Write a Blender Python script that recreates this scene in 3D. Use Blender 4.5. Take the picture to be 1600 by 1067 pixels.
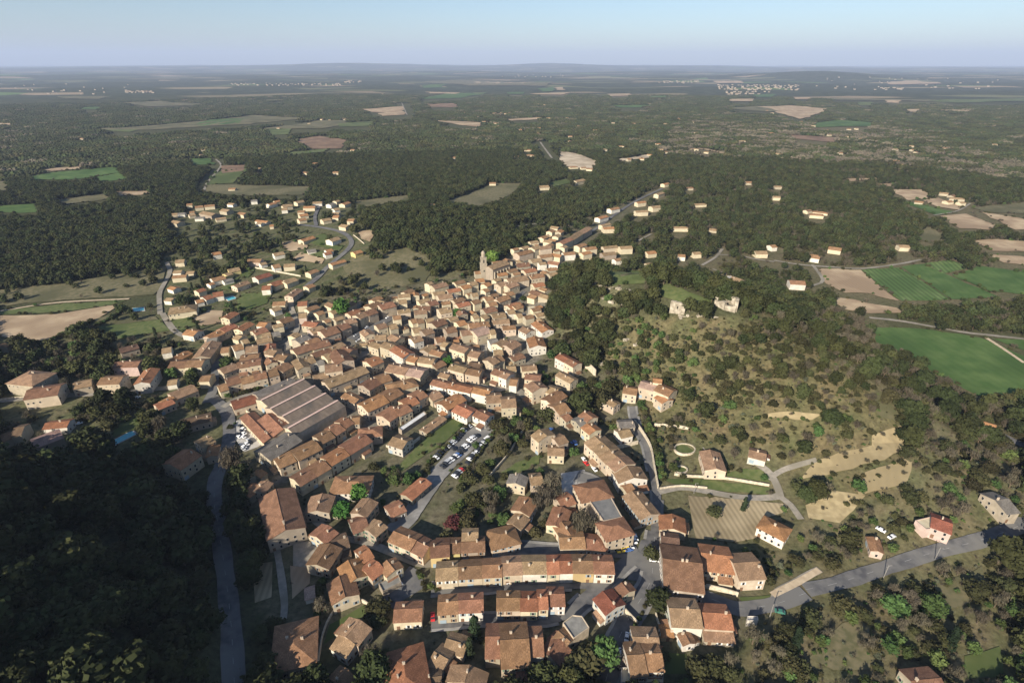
import bpy, bmesh, math, random
import numpy as np
from mathutils import Vector, Matrix
random.seed(7); rng = np.random.default_rng(7)
scene = bpy.context.scene
col = scene.collection
for o in list(bpy.data.objects): bpy.data.objects.remove(o)

# ---------------------------------------------------------------- camera, sky, sun, exposure
CAM_H, PITCH, FPX = 205.0, math.radians(27.0), 850.0          # focal length in pixels of a 1600 px wide frame
cam = bpy.data.cameras.new('camera'); camo = bpy.data.objects.new('camera', cam); col.objects.link(camo)
cam.sensor_width = 36.0; cam.lens = FPX / 1600 * 36.0
cam.clip_start = 1.0; cam.clip_end = 120000.0
camo.location = (0, 0, CAM_H); camo.rotation_euler = (math.pi/2 - PITCH, 0, 0)
scene.camera = camo
SUN_EL, SHADOW_AZ = math.radians(26.0), math.radians(36.0)    # shadows run 36 degrees right of straight ahead
world = bpy.data.worlds.new('World'); scene.world = world; world.use_nodes = True
wn = world.node_tree; wn.nodes.clear()
sky = wn.nodes.new('ShaderNodeTexSky'); sky.sky_type = 'NISHITA'; sky.sun_disc = False
sky.sun_elevation = SUN_EL; sky.sun_rotation = SHADOW_AZ + math.pi
sky.altitude = 300; sky.air_density = 1.0; sky.dust_density = 0.7; sky.ozone_density = 3.6
bg = wn.nodes.new('ShaderNodeBackground'); bg.inputs['Strength'].default_value = 0.07
wo = wn.nodes.new('ShaderNodeOutputWorld')
wn.links.new(sky.outputs[0], bg.inputs[0]); wn.links.new(bg.outputs[0], wo.inputs[0])
sun = bpy.data.lights.new('sun', 'SUN'); sun.energy = 5.0; sun.angle = math.radians(0.5); sun.color = (1.0, 0.91, 0.77)
suno = bpy.data.objects.new('sun', sun); col.objects.link(suno)
_d = Vector((math.sin(SHADOW_AZ)*math.cos(SUN_EL), math.cos(SHADOW_AZ)*math.cos(SUN_EL), -math.sin(SUN_EL)))
suno.rotation_euler = _d.to_track_quat('-Z', 'Y').to_euler(); suno.location = (-300, -400, 500)
scene.view_settings.view_transform = 'Standard'; scene.view_settings.look = 'None'
scene.view_settings.gamma = 1.0; scene.view_settings.exposure = 0.9; scene.view_settings.use_curve_mapping = False
scene.render.engine = 'CYCLES'
scene.cycles.use_denoising = True
scene.cycles.max_bounces = 5; scene.cycles.diffuse_bounces = 2; scene.cycles.glossy_bounces = 2
scene.cycles.transmission_bounces = 2; scene.cycles.volume_bounces = 0; scene.cycles.transparent_max_bounces = 6
scene.cycles.volume_step_rate = 4.0

# ---------------------------------------------------------------- terrain height and pixel -> ground
TILE = dict(A=(0,350,3.9525),B=(390,350,3.9525),C=(780,350,3.9525),D=(1170,350,3.721),E=(0,600,3.9525),F=(320,560,5.333),
 G=(600,560,5.333),H=(880,560,4.638),I=(1200,600,3.9525),J=(380,740,3.262),K=(680,740,3.262),L=(940,740,3.262),M=(1200,740,3.2625),
 N1=(640,390,8.889),N2=(790,270,5.926),N3=(640,480,8.889),N4=(790,420,8.889),N5=(430,460,7.619),N6=(230,290,6.667),N7=(260,380,7.619),
 N8=(250,490,7.619),P1=(1040,380,6.667),P2=(440,290,6.667),P3=(1100,860,5.0),P4=(0,470,6.667),P5=(820,540,7.62),P6=(420,840,4.7),
 T1=(0,0,2.963),T2=(530,0,2.963),T3=(1060,0,2.963),S=(0,0,1.0))
CP, SP = math.cos(PITCH), math.sin(PITCH)
def tpx(tile, pts):
    ox, oy, s = TILE[tile]; p = np.asarray(pts, float).reshape(-1, 2)
    return np.stack([ox + p[:,0]/s, oy + p[:,1]/s], 1)
def rays(px):
    u = (px[:,0]-800)/FPX; v = (px[:,1]-533.5)/FPX
    return np.stack([u, CP - v*SP, -(SP + v*CP)], 1)
def flat(x, y, z=0.0):
    d = rays(np.array([[x, y]], float))[0]; t = (CAM_H - z)/-d[2]
    return np.array([d[0]*t, d[1]*t])
def smooth(a, b, x):
    t = np.clip((x-a)/(b-a), 0, 1); return t*t*(3-2*t)
_ph = rng.uniform(0, 6.28, (24, 2)); _dir = rng.uniform(0, math.pi, 24)
def waves(x, y, wl, n0, n=6):
    r = 0
    for i in range(n0, n0+n):
        k = 6.283/(wl*(0.7+0.12*(i-n0))); a = _dir[i]
        r = r + np.sin((x*math.cos(a)+y*math.sin(a))*k + _ph[i,0])*np.cos((-x*math.sin(a)+y*math.cos(a))*k*0.8 + _ph[i,1])
    return r/n
# castle hill: a ridge through these (pixel x, pixel y, height, half width)
RIDGE = [(*flat(940,424,34), 34, 38), (*flat(1010,430,46), 46, 58), (*flat(1140,462,50), 50, 66), (*flat(1280,545,38), 38, 66), (*flat(1400,670,16), 16, 58)]
CHILL = flat(640, 372, 10)
_q = np.array([-600,-402,-299,-257,-164,-141,-100,-40]); _S = np.array([-60,15,74,74,52,42,-8,-120])
def height(x, y):
    x = np.asarray(x, float); y = np.asarray(y, float)
    h = np.zeros(np.broadcast(x, y).shape)
    for (x0,y0,z0,s0), (x1,y1,z1,s1) in zip(RIDGE, RIDGE[1:]):
        dx, dy = x1-x0, y1-y0; t = np.clip(((x-x0)*dx+(y-y0)*dy)/(dx*dx+dy*dy), 0, 1)
        ex, ey = x-x0-t*dx, y-y0-t*dy; s = (s0+(s1-s0)*t)*np.where(0.588*ex+0.809*ey > 0, 0.62, 1.12)
        h = np.maximum(h, (z0+(z1-z0)*t)*np.exp(-((ex*ex+ey*ey)/(s*s))**1.25))
    h = h + 20*np.exp(-((x-CHILL[0])**2+(y-CHILL[1]-40)**2)/150.0**2)
    s = 0.588*x + 0.809*y; q = 0.809*x - 0.588*y
    d = np.interp(q, _q, _S) - s
    h = h + np.where(d > 0, np.minimum(0.522*d*smooth(-2, 22, d), 85 + 0.1*np.maximum(d-150, 0)), 0)*smooth(-700, -450, q)
    r = np.hypot(x, y)
    far = smooth(520, 1400, r)
    h = h + far*(7*waves(x, y, 620, 0) + smooth(1500, 5000, r)*28*waves(x, y, 2300, 6))
    h = h - 14*smooth(900, 3500, r)
    h = h + smooth(6500, 16000, r)*(70*waves(x, y, 7000, 12) + 20)
    a = np.arctan2(x, y)
    h = h + smooth(20000, 27000, r)*(130*np.exp(-((a+0.30)/0.22)**2)*(1+.35*np.sin(a*19)) + 110*np.exp(-((a-0.1)/0.2)**2)*(1+.4*np.sin(a*27)) + 60)
    h = h + smooth(9000, 11000, r)*smooth(15000, 12500, r)*95*np.exp(-((a-0.46)/0.09)**2)
    return h
def up(tile, pts, dz=0.0):
    """photo points of a zoomed tile -> points dz above the terrain"""
    d = rays(tpx(tile, pts)); n = len(d); ts = np.geomspace(60, 60000, 420)
    dz = np.broadcast_to(np.asarray(dz, float), (n,))
    P = d[:,None,:]*ts[None,:,None]
    f = CAM_H + P[:,:,2] - height(P[:,:,0], P[:,:,1]) - dz[:,None]
    hit = f <= 0; i = np.where(hit.any(1), hit.argmax(1), len(ts)-1); i = np.maximum(i, 1)
    lo, hi = ts[i-1].copy(), ts[i].copy()
    for _ in range(26):
        m = (lo+hi)/2; g = CAM_H + d[:,2]*m - height(d[:,0]*m, d[:,1]*m) - dz
        lo = np.where(g > 0, m, lo); hi = np.where(g > 0, hi, m)
    t = (lo+hi)/2
    return np.stack([d[:,0]*t, d[:,1]*t, CAM_H + d[:,2]*t], 1)
def hz(x, y): return float(height(x, y))
def project(p):
    x, y, z = p; z -= CAM_H; f = y*CP - z*SP; dn = -y*SP - z*CP
    return (800 + FPX*x/f, 533.5 + FPX*dn/f, f) if f > 1 else (-9e9, -9e9, f)

# ---------------------------------------------------------------- materials
MATS = {}
def node(nt, kind, **kw):
    n = nt.nodes.new(kind)
    for k, v in kw.items():
        if k in n.inputs: n.inputs[k].default_value = v
        else: setattr(n, k, v)
    return n
def mat(name, c1, c2=None, scale=1.0, rough=0.9, detail=4.0, coord='pos', stretch=(1,1,1), vary=0.0, bump=0.0, spec=0.15, c3=None, scale3=0.05, hue=0.0, contrast=(0.35,0.65)):
    if name in MATS: return MATS[name]
    m = bpy.data.materials.new(name); m.use_nodes = True; nt = m.node_tree; L = nt.links
    b = nt.nodes['Principled BSDF']; b.inputs['Roughness'].default_value = rough; b.inputs['Specular IOR Level'].default_value = spec
    c2 = c2 or c1
    if coord == 'pos': src = nt.nodes.new('ShaderNodeNewGeometry').outputs['Position']
    else: src = nt.nodes.new('ShaderNodeTexCoord').outputs['UV' if coord == 'uv' else 'Object']
    mp = node(nt, 'ShaderNodeMapping'); mp.inputs['Scale'].default_value = stretch; L.new(src, mp.inputs['Vector'])
    no = node(nt, 'ShaderNodeTexNoise', Scale=scale, Detail=detail); L.new(mp.outputs[0], no.inputs['Vector'])
    r = nt.nodes.new('ShaderNodeValToRGB'); e = r.color_ramp.elements
    e[0].position, e[1].position = contrast; e[0].color = (*c1, 1); e[1].color = (*c2, 1)
    L.new(no.outputs['Fac'], r.inputs[0]); out = r.outputs[0]
    if c3:
        n3 = node(nt, 'ShaderNodeTexNoise', Scale=scale3, Detail=3.0); L.new(src, n3.inputs['Vector'])
        r3 = nt.nodes.new('ShaderNodeValToRGB'); r3.color_ramp.elements[0].position = 0.45; r3.color_ramp.elements[1].position = 0.6
        L.new(n3.outputs['Fac'], r3.inputs[0])
        mx = nt.nodes.new('ShaderNodeMixRGB'); mx.inputs[2].default_value = (*c3, 1)
        L.new(r3.outputs[0], mx.inputs[0]); L.new(out, mx.inputs[1]); out = mx.outputs[0]
    if vary or hue:
        oi = nt.nodes.new('ShaderNodeObjectInfo')
        hs = nt.nodes.new('ShaderNodeHueSaturation')
        mr = node(nt, 'ShaderNodeMapRange'); mr.inputs['To Min'].default_value = 1-vary; mr.inputs['To Max'].default_value = 1+vary
        L.new(oi.outputs['Random'], mr.inputs[0]); L.new(mr.outputs[0], hs.inputs['Value'])
        if hue:
            mm = node(nt, 'ShaderNodeMath', operation='MULTIPLY'); mm.inputs[1].default_value = 7.31; L.new(oi.outputs['Random'], mm.inputs[0])
            fr = node(nt, 'ShaderNodeMath', operation='FRACT'); L.new(mm.outputs[0], fr.inputs[0])
            mh = node(nt, 'ShaderNodeMapRange'); mh.inputs['To Min'].default_value = 0.5-hue; mh.inputs['To Max'].default_value = 0.5+hue
            L.new(fr.outputs[0], mh.inputs[0]); L.new(mh.outputs[0], hs.inputs['Hue'])
        L.new(out, hs.inputs['Color']); out = hs.outputs[0]
    L.new(out, b.inputs['Base Color'])
    if bump:
        bp = node(nt, 'ShaderNodeBump', Strength=bump, Distance=0.3); L.new(no.outputs['Fac'], bp.inputs['Height']); L.new(bp.outputs[0], b.inputs['Normal'])
    MATS[name] = m; return m
def mul(c, k): return tuple(min(1, x*k) for x in c)
ROOF = dict(b=((.26,.158,.098),'brown'), t=((.355,.25,.155),'tan'), o=((.40,.205,.11),'orange'), r=((.30,.128,.08),'red'), g=((.23,.22,.20),'grey'),
            d=((.17,.115,.08),'dark brown'), p=((.42,.30,.25),'pink'), k=((.335,.195,.115),'russet'))
WALL = dict(c=((.60,.50,.36),'cream'), w=((.70,.645,.55),'white'), s=((.42,.355,.265),'stone'), p=((.59,.455,.38),'pink'), y=((.60,.46,.22),'yellow'))
def roof_mat(k):
    c = mul(tuple(np.array(ROOF[k][0])*(1.05,.98,.93)), .76); return mat('roof_tiles_'+ROOF[k][1].replace(' ','_'), mul(c,.58), mul(c,1.28), scale=1.0, coord='uv', stretch=(3.2,1.5,1), detail=5, vary=.16, hue=.012, bump=.5, c3=mul(c,.68), scale3=.28)
def wall_mat(k):
    c = mul(WALL[k][0], .80); return mat('render_'+WALL[k][1], mul(c,.8), mul(c,1.08), scale=.45, detail=6, vary=.17, hue=.016, c3=mul(c,.86), scale3=.13)
M_GLASS = mat('window_glass', (.02,.022,.025), rough=.15, spec=.5)
M_FRAME = mat('window_frame', (.5,.47,.42))
M_SHUT = [mat('shutter_blue_grey', (.26,.32,.36)), mat('shutter_brown', (.16,.09,.05)), mat('shutter_white', (.66,.64,.6)), mat('shutter_green', (.12,.18,.12))]
M_CHIM = mat('chimney_render', (.5,.42,.32), (.38,.3,.22), scale=2)
M_DOOR = mat('door_wood', (.14,.08,.05), (.2,.12,.07), scale=3)
M_ASPH = mat('asphalt', (.08,.08,.084), (.145,.14,.136), scale=.28, detail=9, c3=(.155,.15,.14), scale3=.06)
M_PALE = mat('worn_asphalt', (.21,.20,.185), (.29,.277,.255), scale=.4, detail=8, c3=(.15,.145,.135), scale3=.05)
M_LANE = mat('pale_lane', (.22,.20,.165), (.31,.275,.225), scale=.5, c3=(.2,.18,.14))
M_TRACK = mat('dirt_track', (.40,.31,.21), (.52,.42,.29), scale=.4)
M_STONE = mat('garden_wall_stone', (.40,.34,.25), (.60,.52,.39), scale=.9, detail=8, bump=.4)
M_ROCK = mat('limestone', (.20,.17,.125), (.44,.385,.30), scale=.35, detail=9, bump=.8)
M_CONC = mat('concrete', (.36,.34,.31), (.46,.44,.40), scale=.6, vary=.1)
M_WATER = mat('pool_water', (.06,.36,.40), (.10,.46,.48), scale=.6, rough=.05, spec=.5)
M_TRUNK = mat('bark', (.10,.075,.05), (.16,.12,.085), scale=3)
def foliage(name, c, vary=.42, hue=.03): return mat(name, mul(c,.55), mul(c,1.5), scale=.55, coord='obj', rough=.8, detail=3, vary=vary, hue=hue, spec=.1, c3=mul(c,.8), scale3=.3)
F_PINE = foliage('pine_foliage', (.037,.043,.0155)); F_OAK = foliage('evergreen_oak_foliage', (.050,.050,.020)); F_GREEN = foliage('spring_foliage', (.062,.092,.028))
F_BARE = foliage('bare_twigs', (.100,.086,.058), .26, .012); F_LIME = foliage('lime_foliage', (.075,.145,.03)); F_RED = foliage('plum_foliage', (.11,.035,.04)); F_CYP = foliage('cypress_foliage', (.022,.034,.016))
F_OLIVE = foliage('olive_foliage', (.08,.084,.052))

# ---------------------------------------------------------------- object helpers
def link(name, me, parent=None, mats=None):
    o = bpy.data.objects.new(name, me); col.objects.link(o)
    if parent is not None: o.parent = parent
    if mats is not None and me is not None:
        for m in mats: me.materials.append(m)
    return o
def tag(o, label=None, cat=None, group=None, kind=None):
    for k, v in (('label',label),('category',cat),('group',group),('kind',kind)):
        if v: o[k] = v
    return o
def empty(name, loc, rz=0.0):
    o = bpy.data.objects.new(name, None); col.objects.link(o); o.location = loc; o.rotation_euler = (0,0,rz); o.empty_display_size = 1; return o
class MB:
    def __init__(s): s.v=[]; s.f=[]; s.m=[]; s.uv=[]
    def add(s, vs, fs, mi=0, uvs=None):
        b = len(s.v); s.v += [tuple(map(float, p)) for p in vs]
        for k, f in enumerate(fs):
            s.f.append(tuple(b+i for i in f)); s.m.append(mi)
            s.uv.append(uvs[k] if uvs else [(0,0)]*len(f))
    def box(s, c, sx, sy, sz, ax=(1,0), mi=0, z0=True):
        ax = np.array(ax, float); ax /= np.linalg.norm(ax); bx = np.array([-ax[1], ax[0]])
        vs = []
        for z in ((0, sz) if z0 else (-sz/2, sz/2)):
            for i, j in ((-1,-1),(1,-1),(1,1),(-1,1)):
                p = ax*sx/2*i + bx*sy/2*j; vs.append((c[0]+p[0], c[1]+p[1], c[2]+z))
        s.add(vs, [(0,3,2,1),(4,5,6,7),(0,1,5,4),(1,2,6,5),(2,3,7,6),(3,0,4,7)], mi)
    def mesh(s, name, mats=None, smooth_=False):
        me = bpy.data.meshes.new(name); me.from_pydata(s.v, [], s.f)
        if any(s.m): me.polygons.foreach_set('material_index', s.m)
        uvl = me.uv_layers.new(name='UVMap'); fl = [c for f in s.uv for p in f for c in p]
        if len(fl) == 2*len(me.loops): uvl.data.foreach_set('uv', fl)
        for m in mats or []: me.materials.append(m)
        if smooth_: me.polygons.foreach_set('use_smooth', [True]*len(me.polygons))
        me.update(); return me
def inside(poly, x, y):
    c = np.zeros(np.shape(x), bool); n = len(poly); j = n-1
    for i in range(n):
        xi, yi = poly[i]; xj, yj = poly[j]
        if yi != yj: c ^= ((yi > y) != (yj > y)) & (x < (xj-xi)*(y-yi)/(yj-yi)+xi)
        j = i
    return c
def worldpoly(tile, pts): return up(tile, pts)[:, :2]

# occupancy raster (3 m cells): what must stay free of trees
OX, OY, OC = -2600, 0, 3.0
OCC = np.zeros((1734, 1300), bool)
def occ_rect(c, ax, lx, ly, pad=2.5):
    ax = np.array(ax, float); ax /= np.linalg.norm(ax); hx, hy = lx/2+pad, ly/2+pad; R = math.hypot(hx, hy)
    i0, i1 = int((c[0]-R-OX)/OC), int((c[0]+R-OX)/OC)+2; j0, j1 = int((c[1]-R-OY)/OC), int((c[1]+R-OY)/OC)+2
    i0, j0 = max(i0,0), max(j0,0)
    if i1 <= i0 or j1 <= j0: return
    X = OX+(np.arange(i0,i1)+.5)*OC - c[0]; Y = OY+(np.arange(j0,j1)+.5)*OC - c[1]; X, Y = np.meshgrid(X, Y, indexing='ij')
    m = (abs(X*ax[0]+Y*ax[1]) < hx) & (abs(-X*ax[1]+Y*ax[0]) < hy)
    sub = OCC[i0:i1, j0:j1]; sub |= m[:sub.shape[0], :sub.shape[1]]
def occupied(x, y):
    i = ((x-OX)/OC).astype(int); j = ((y-OY)/OC).astype(int); ok = (i>=0)&(i<OCC.shape[0])&(j>=0)&(j<OCC.shape[1])
    r = np.zeros(x.shape, bool); r[ok] = OCC[i[ok], j[ok]]; return r
# ---------------------------------------------------------------- data read off the photograph (tile coordinates)
FIELDS = '''
A tan -110 575 350 560 500 535 740 500 600 590 420 660 300 720 -110 690
A grass -110 552 400 492 780 476 690 502 400 545 -110 572
A dry -110 420 400 370 900 280 1030 270 1000 390 950 440 400 470 -110 520
A grass 570 640 1000 590 1050 660 700 720
A dry 560 600 700 560 960 575 980 592 720 625
P2 dry 640 850 760 720 1000 700 1300 660 1600 780 1500 1000 1200 1067 700 950
P2 tan 0 600 100 580 280 630 260 660 100 690 10 650
P2 tan 90 780 200 700 450 770 420 820 200 790
P2 tan 800 480 930 470 980 500 920 590 830 560
P2 grass 250 590 420 500 480 540 470 610 640 640 600 690 380 630
P2 grass 200 710 420 690 480 750 440 765
N7 tan 320 890 500 800 680 810 660 950 420 990
N7 grass 800 760 900 600 1250 600 1200 720 1000 790
N7 grass 640 560 800 440 880 400 760 560
N7 grass 850 380 1060 290 1040 340 960 420
N8 grass 110 90 390 20 400 110 440 140 250 230 190 200
C grass 640 300 800 285 950 300 900 370 700 385
C grass 960 400 1050 370 1300 470 1320 500 1160 490 1000 450
D tan 405 262 650 270 875 450 820 440 700 405 560 402 450 350
D rows 652 270 880 255 1080 380 1170 440 890 450
D green 884 252 1010 235 1460 430 1180 440 1085 378
D rows 1014 235 1170 212 1290 260 1120 290
D green 1180 300 1330 245 1740 300 1740 430 1490 400 1400 395
D green 720 602 1000 612 1230 642 1360 668 1740 830 1740 1005 1330 1000 1100 880 900 760 740 690
D green 1420 670 1740 690 1740 790
D tan 440 415 860 490 900 520 700 522 560 500
D tan 1300 100 1450 92 1740 115 1740 170 1420 160
D tan 1400 180 1740 205 1740 262 1480 228
D dry 970 90 1040 15 1140 70 1080 120
D dry 160 145 215 145 215 175 165 175
T3 tan 980 882 1120 880 1170 905 1160 920 1060 930
T3 tan 1130 930 1200 918 1310 955 1300 975 1200 960
T3 green 960 902 1060 935 1290 985 1190 998
T3 tan 1210 1002 1330 992 1480 1050 1440 1067 1300 1060
T3 dry 1350 965 1740 925 1740 1000 1440 985
T3 tan 1400 985 1740 1035 1740 1067 1560 1067
T3 tan 750 830 930 825 920 832 800 842
T3 tan 830 855 1040 852 980 865
T3 brown 520 625 720 640 720 662 540 645
T3 green 630 572 740 558 900 570 890 588 640 592
T3 dry 200 505 360 495 500 520 400 520
T3 tan 360 495 520 490 700 505 610 545 560 555 480 530
T3 tan 80 690 120 690 240 712 230 718
T3 tan 240 462 350 460 340 472 250 472
T3 tan 950 465 1030 465 1020 480 960 478
T3 tan 1050 508 1120 508 1110 522 1060 520
T3 tan 530 453 610 453 610 462 535 462
T3 dry 700 455 1350 470 1350 478 720 465
T3 grass 1150 470 1740 450 1740 472 1300 480
T3 grass 820 475 900 475 900 490 830 490
T3 tan 950 385 1100 375 1220 390 980 395
T3 tan 160 378 300 378 300 388 170 388
T3 tan 1210 512 1350 514 1350 520 1220 519
T3 green 340 440 450 438 440 452 360 452
T1 green 130 822 250 800 550 772 550 802 380 830 150 838
T1 green 405 832 560 800 600 830 500 842
T1 tan 200 785 380 770 370 785 240 795
T1 green 880 738 975 735 990 765 890 765
T1 brown 1360 652 1480 632 1600 650 1580 690 1450 692
T1 dry 300 605 600 592 800 575 950 562 1180 535 1460 548 1320 560 1100 580 700 604
T1 green 880 584 970 557 1150 548 1100 574 960 586
T1 grass 430 600 560 595 650 602 600 615
T1 brown 1020 770 1150 765 1120 795 1030 805
T1 grass 960 860 1000 800 1150 780 1080 850
T1 dry 930 885 960 855 1300 862 1450 868 1400 905 1120 908 980 895
T1 tan 525 888 760 884 650 906 540 908
T1 green -110 965 180 945 170 985 -110 988
T1 dry 250 930 480 900 520 920 300 950
T1 dry 260 450 520 448 460 462 300 460
T1 dry 560 478 750 470 980 490 700 496
T1 green 370 500 470 497 450 510 380 508
T1 grass 1230 600 1350 598 1340 625 1260 628
T1 dry 1200 600 1480 560 1600 560 1600 580 1490 598
T1 grass 1350 705 1530 690 1500 705 1330 722
T1 dry 1230 465 1310 463 1300 470 1240 471
T1 tan -110 575 60 572 60 582 -110 582
T1 dry -110 838 30 840 45 885 -110 892
T1 tan 50 908 110 905 100 916 60 918
T2 dry 380 382 560 372 1000 382 950 402 600 400
T2 tan 620 380 900 382 880 390 640 390
T2 green 350 462 500 432 680 432 560 456
T2 grass 620 432 690 430 640 442
T2 tan 880 437 1080 430 1020 442
T2 tan 400 428 560 432 540 438 420 436
T2 green 1260 490 1460 488 1400 500 1300 500
T2 green 780 430 860 428 850 438 790 438
T2 green 920 412 1000 402 990 425 940 428
T2 tan 990 408 1040 406 1040 420 1010 420
T2 tan 1240 438 1350 436 1340 446 1260 448
T2 green 1440 448 1520 446 1500 456 1450 455
T2 tan 100 508 300 495 310 530 150 522
T2 brown 410 488 520 480 560 500 420 497
T2 tan 180 528 300 522 300 534 200 540
T2 grass 0 572 160 565 150 585 0 590
T2 tan 420 558 660 570 650 592 540 578
T2 tan 770 555 930 545 960 552 800 562
T2 bare 1012 700 1090 712 1200 750 1170 788 1050 772 1020 742
T2 bare 1280 742 1440 715 1450 728 1310 748
T2 dry 490 935 640 880 700 852 850 850 800 900 650 960
T2 grass 960 850 1060 828 1075 850 980 868
T2 dry 60 935 320 905 330 930 130 960
T2 green 380 400 500 392 470 408 390 410
I dtan 300 470 640 380 640 320 830 258 838 415 720 470 440 540 200 590
I dtan 600 545 845 465 885 490 700 580 560 640
I dtan 545 640 600 600 800 520 890 480 860 600 720 650 560 692
I dtan 230 750 400 660 600 690 440 860 250 830
I dtan 0 185 330 190 270 225 0 210
I dry 660 30 700 50 830 210 800 240 680 200
I dry 1000 210 1180 330 1190 400 1060 370
L vine 440 112 700 130 940 155 950 190 820 230 790 330 680 350 480 330
H grass 700 870 1000 875 1500 942 1480 995 850 932
H grass 1170 840 1300 800 1440 810 1500 900 1200 870
G grass 110 920 500 495 700 525 500 705 130 955
J grass 410 872 440 770 650 650 685 690 560 755 470 830
L grass 320 910 430 920 450 1020 320 1022
G grass 970 955 1100 870 1300 800 1290 880 1100 960
L grass 700 630 860 620 850 650 720 665
M grass 230 600 500 520 480 540 260 610
M dry 380 760 520 740 520 1000 330 1000 210 940
M grass 1000 930 1180 880 1200 1040 1000 1050
M dry 820 570 1090 470 1110 640 900 700
J tan 240 470 345 480 340 560 250 640
J vine 55 460 150 450 145 630 60 660
E grass 680 250 850 200 880 280 700 330
'''
ROADS = '''
asphalt 8 main_road L 20 1060 75 870 150 720 230 590 258 510 258 420 275 300
asphalt 4.5 lane L 275 300 278 200 280 110 262 0
asphalt 4 lane H 690 985 650 860 620 720 600 640 540 520 505 400 500 350
asphalt 7 street K 1040 400 960 470 880 540 800 620 740 670 690 720
asphalt 6 street K -20 592 300 575 560 562 800 560 860 545
asphalt 7 street K 250 400 420 382 640 396 900 402 1030 385
asphalt 5 street K -20 765 250 745 560 745 690 705
asphalt 7 street K 1000 400 900 250 830 60 720 10
asphalt 7 east_road L 285 560 420 600 560 640 690 690 800 680 900 662 1040 610
asphalt 7 east_road M 190 593 350 560 600 480 850 400 1050 350 1200 300 1340 240
lane 3.5 lane L 880 640 900 600 980 560 1060 515 1110 490
asphalt 7.5 valley_road E 1450 1860 1430 1500 1390 1150 1345 850 1325 750 1330 600 1370 500
asphalt 7.5 valley_road F 130 900 190 760 205 600 190 470 150 410 60 320
asphalt 6 street N8 560 1067 640 900 660 700 680 500 700 340
lane 5 street N8 690 345 560 300 380 300 200 230 90 100 30 0
lane 4.5 street A 990 560 985 440 1005 390 1050 300 1030 240
track 3 track A 0 542 350 490 800 466
lane 6 street E -40 108 400 75 800 50 1100 20
lane 5 street F 150 410 300 330 700 180 760 60
asphalt 6 hamlet_road P2 180 410 340 430 560 470 680 520 730 590 700 660 600 750 480 850 380 960 250 1060
asphalt 5 hamlet_road P2 360 425 350 320 400 210
lane 5 street N5 200 40 190 150 230 280 260 420 150 620 200 800 300 960
lane 7 street N5 640 940 860 830 1050 720 1250 640 1400 740
asphalt 9 square N5 900 540 1060 450 1180 400 1380 270 1440 200
asphalt 5 upper_street N2 540 690 680 620 840 520 1000 400 1200 270 1450 150
asphalt 5 street N4 260 320 150 420 0 520
asphalt 5 street N4 220 620 300 700 260 640
lane 5 street N3 1030 520 1040 700 1060 860 1080 1000
lane 6 street G 240 240 380 130 520 130 700 190 900 260 1080 250 1180 330
lane 4 field_road D 145 215 300 240 500 255 660 262 870 237 1000 210
lane 3.5 field_road D 370 240 430 330 370 362
lane 4 field_road D 700 548 900 570 1230 630 1400 650 1600 672
track 3 track D 1370 660 1480 730 1600 812
lane 4 drive H 690 970 850 940 1000 960 1300 1010 1540 1005 1560 960 1500 840 1400 760
lane 3.5 drive L 900 115 960 160 1015 235
asphalt 6 railway_road I 1290 250 1400 300 1581 385
lane 5 far_road T2 290 480 315 535
lane 5 far_road T2 930 660 985 735
lane 4 far_road T1 1000 740 1022 772 960 850 945 885
lane 3 far_road T3 1350 945 1290 980 1180 1000
lane 3 path J 155 330 172 390 185 460 200 560 212 670 205 745
pale 10 car_park_road J 1020 -20 930 90 850 215 760 300
lane 4 street J 340 220 480 320 600 345 700 380 880 455 960 460
track 3 track M 20 620 60 600 150 555 260 492
lane 3 path N2 1230 635 1350 570
lane 3 path N2 105 500 360 465
lane 3 path P1 490 275 640 328
lane 3.5 field_road P1 380 235 520 150 590 65
lane 3.5 field_road P1 560 125 820 145 900 165 1130 200
lane 3 path I 0 590 100 530 300 470
'''
AREAS = '''
pale car_park G 700 555 880 545 935 590 700 800 480 1010 420 1067 330 1067 385 940 520 800 640 655
asphalt yard J 690 640 850 470 905 500 925 580 800 655 770 690
concrete yard F 215 560 330 470 420 560 545 680 440 740 330 780 230 640
asphalt forecourt L 200 340 290 330 300 520 250 560 130 540
concrete square K 640 0 760 -20 800 60 740 110 690 150 650 150
lane yard J 255 350 335 345 385 375 330 480 255 470
lane terrace H 1010 640 1020 860 1160 870 1160 800
'''
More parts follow.
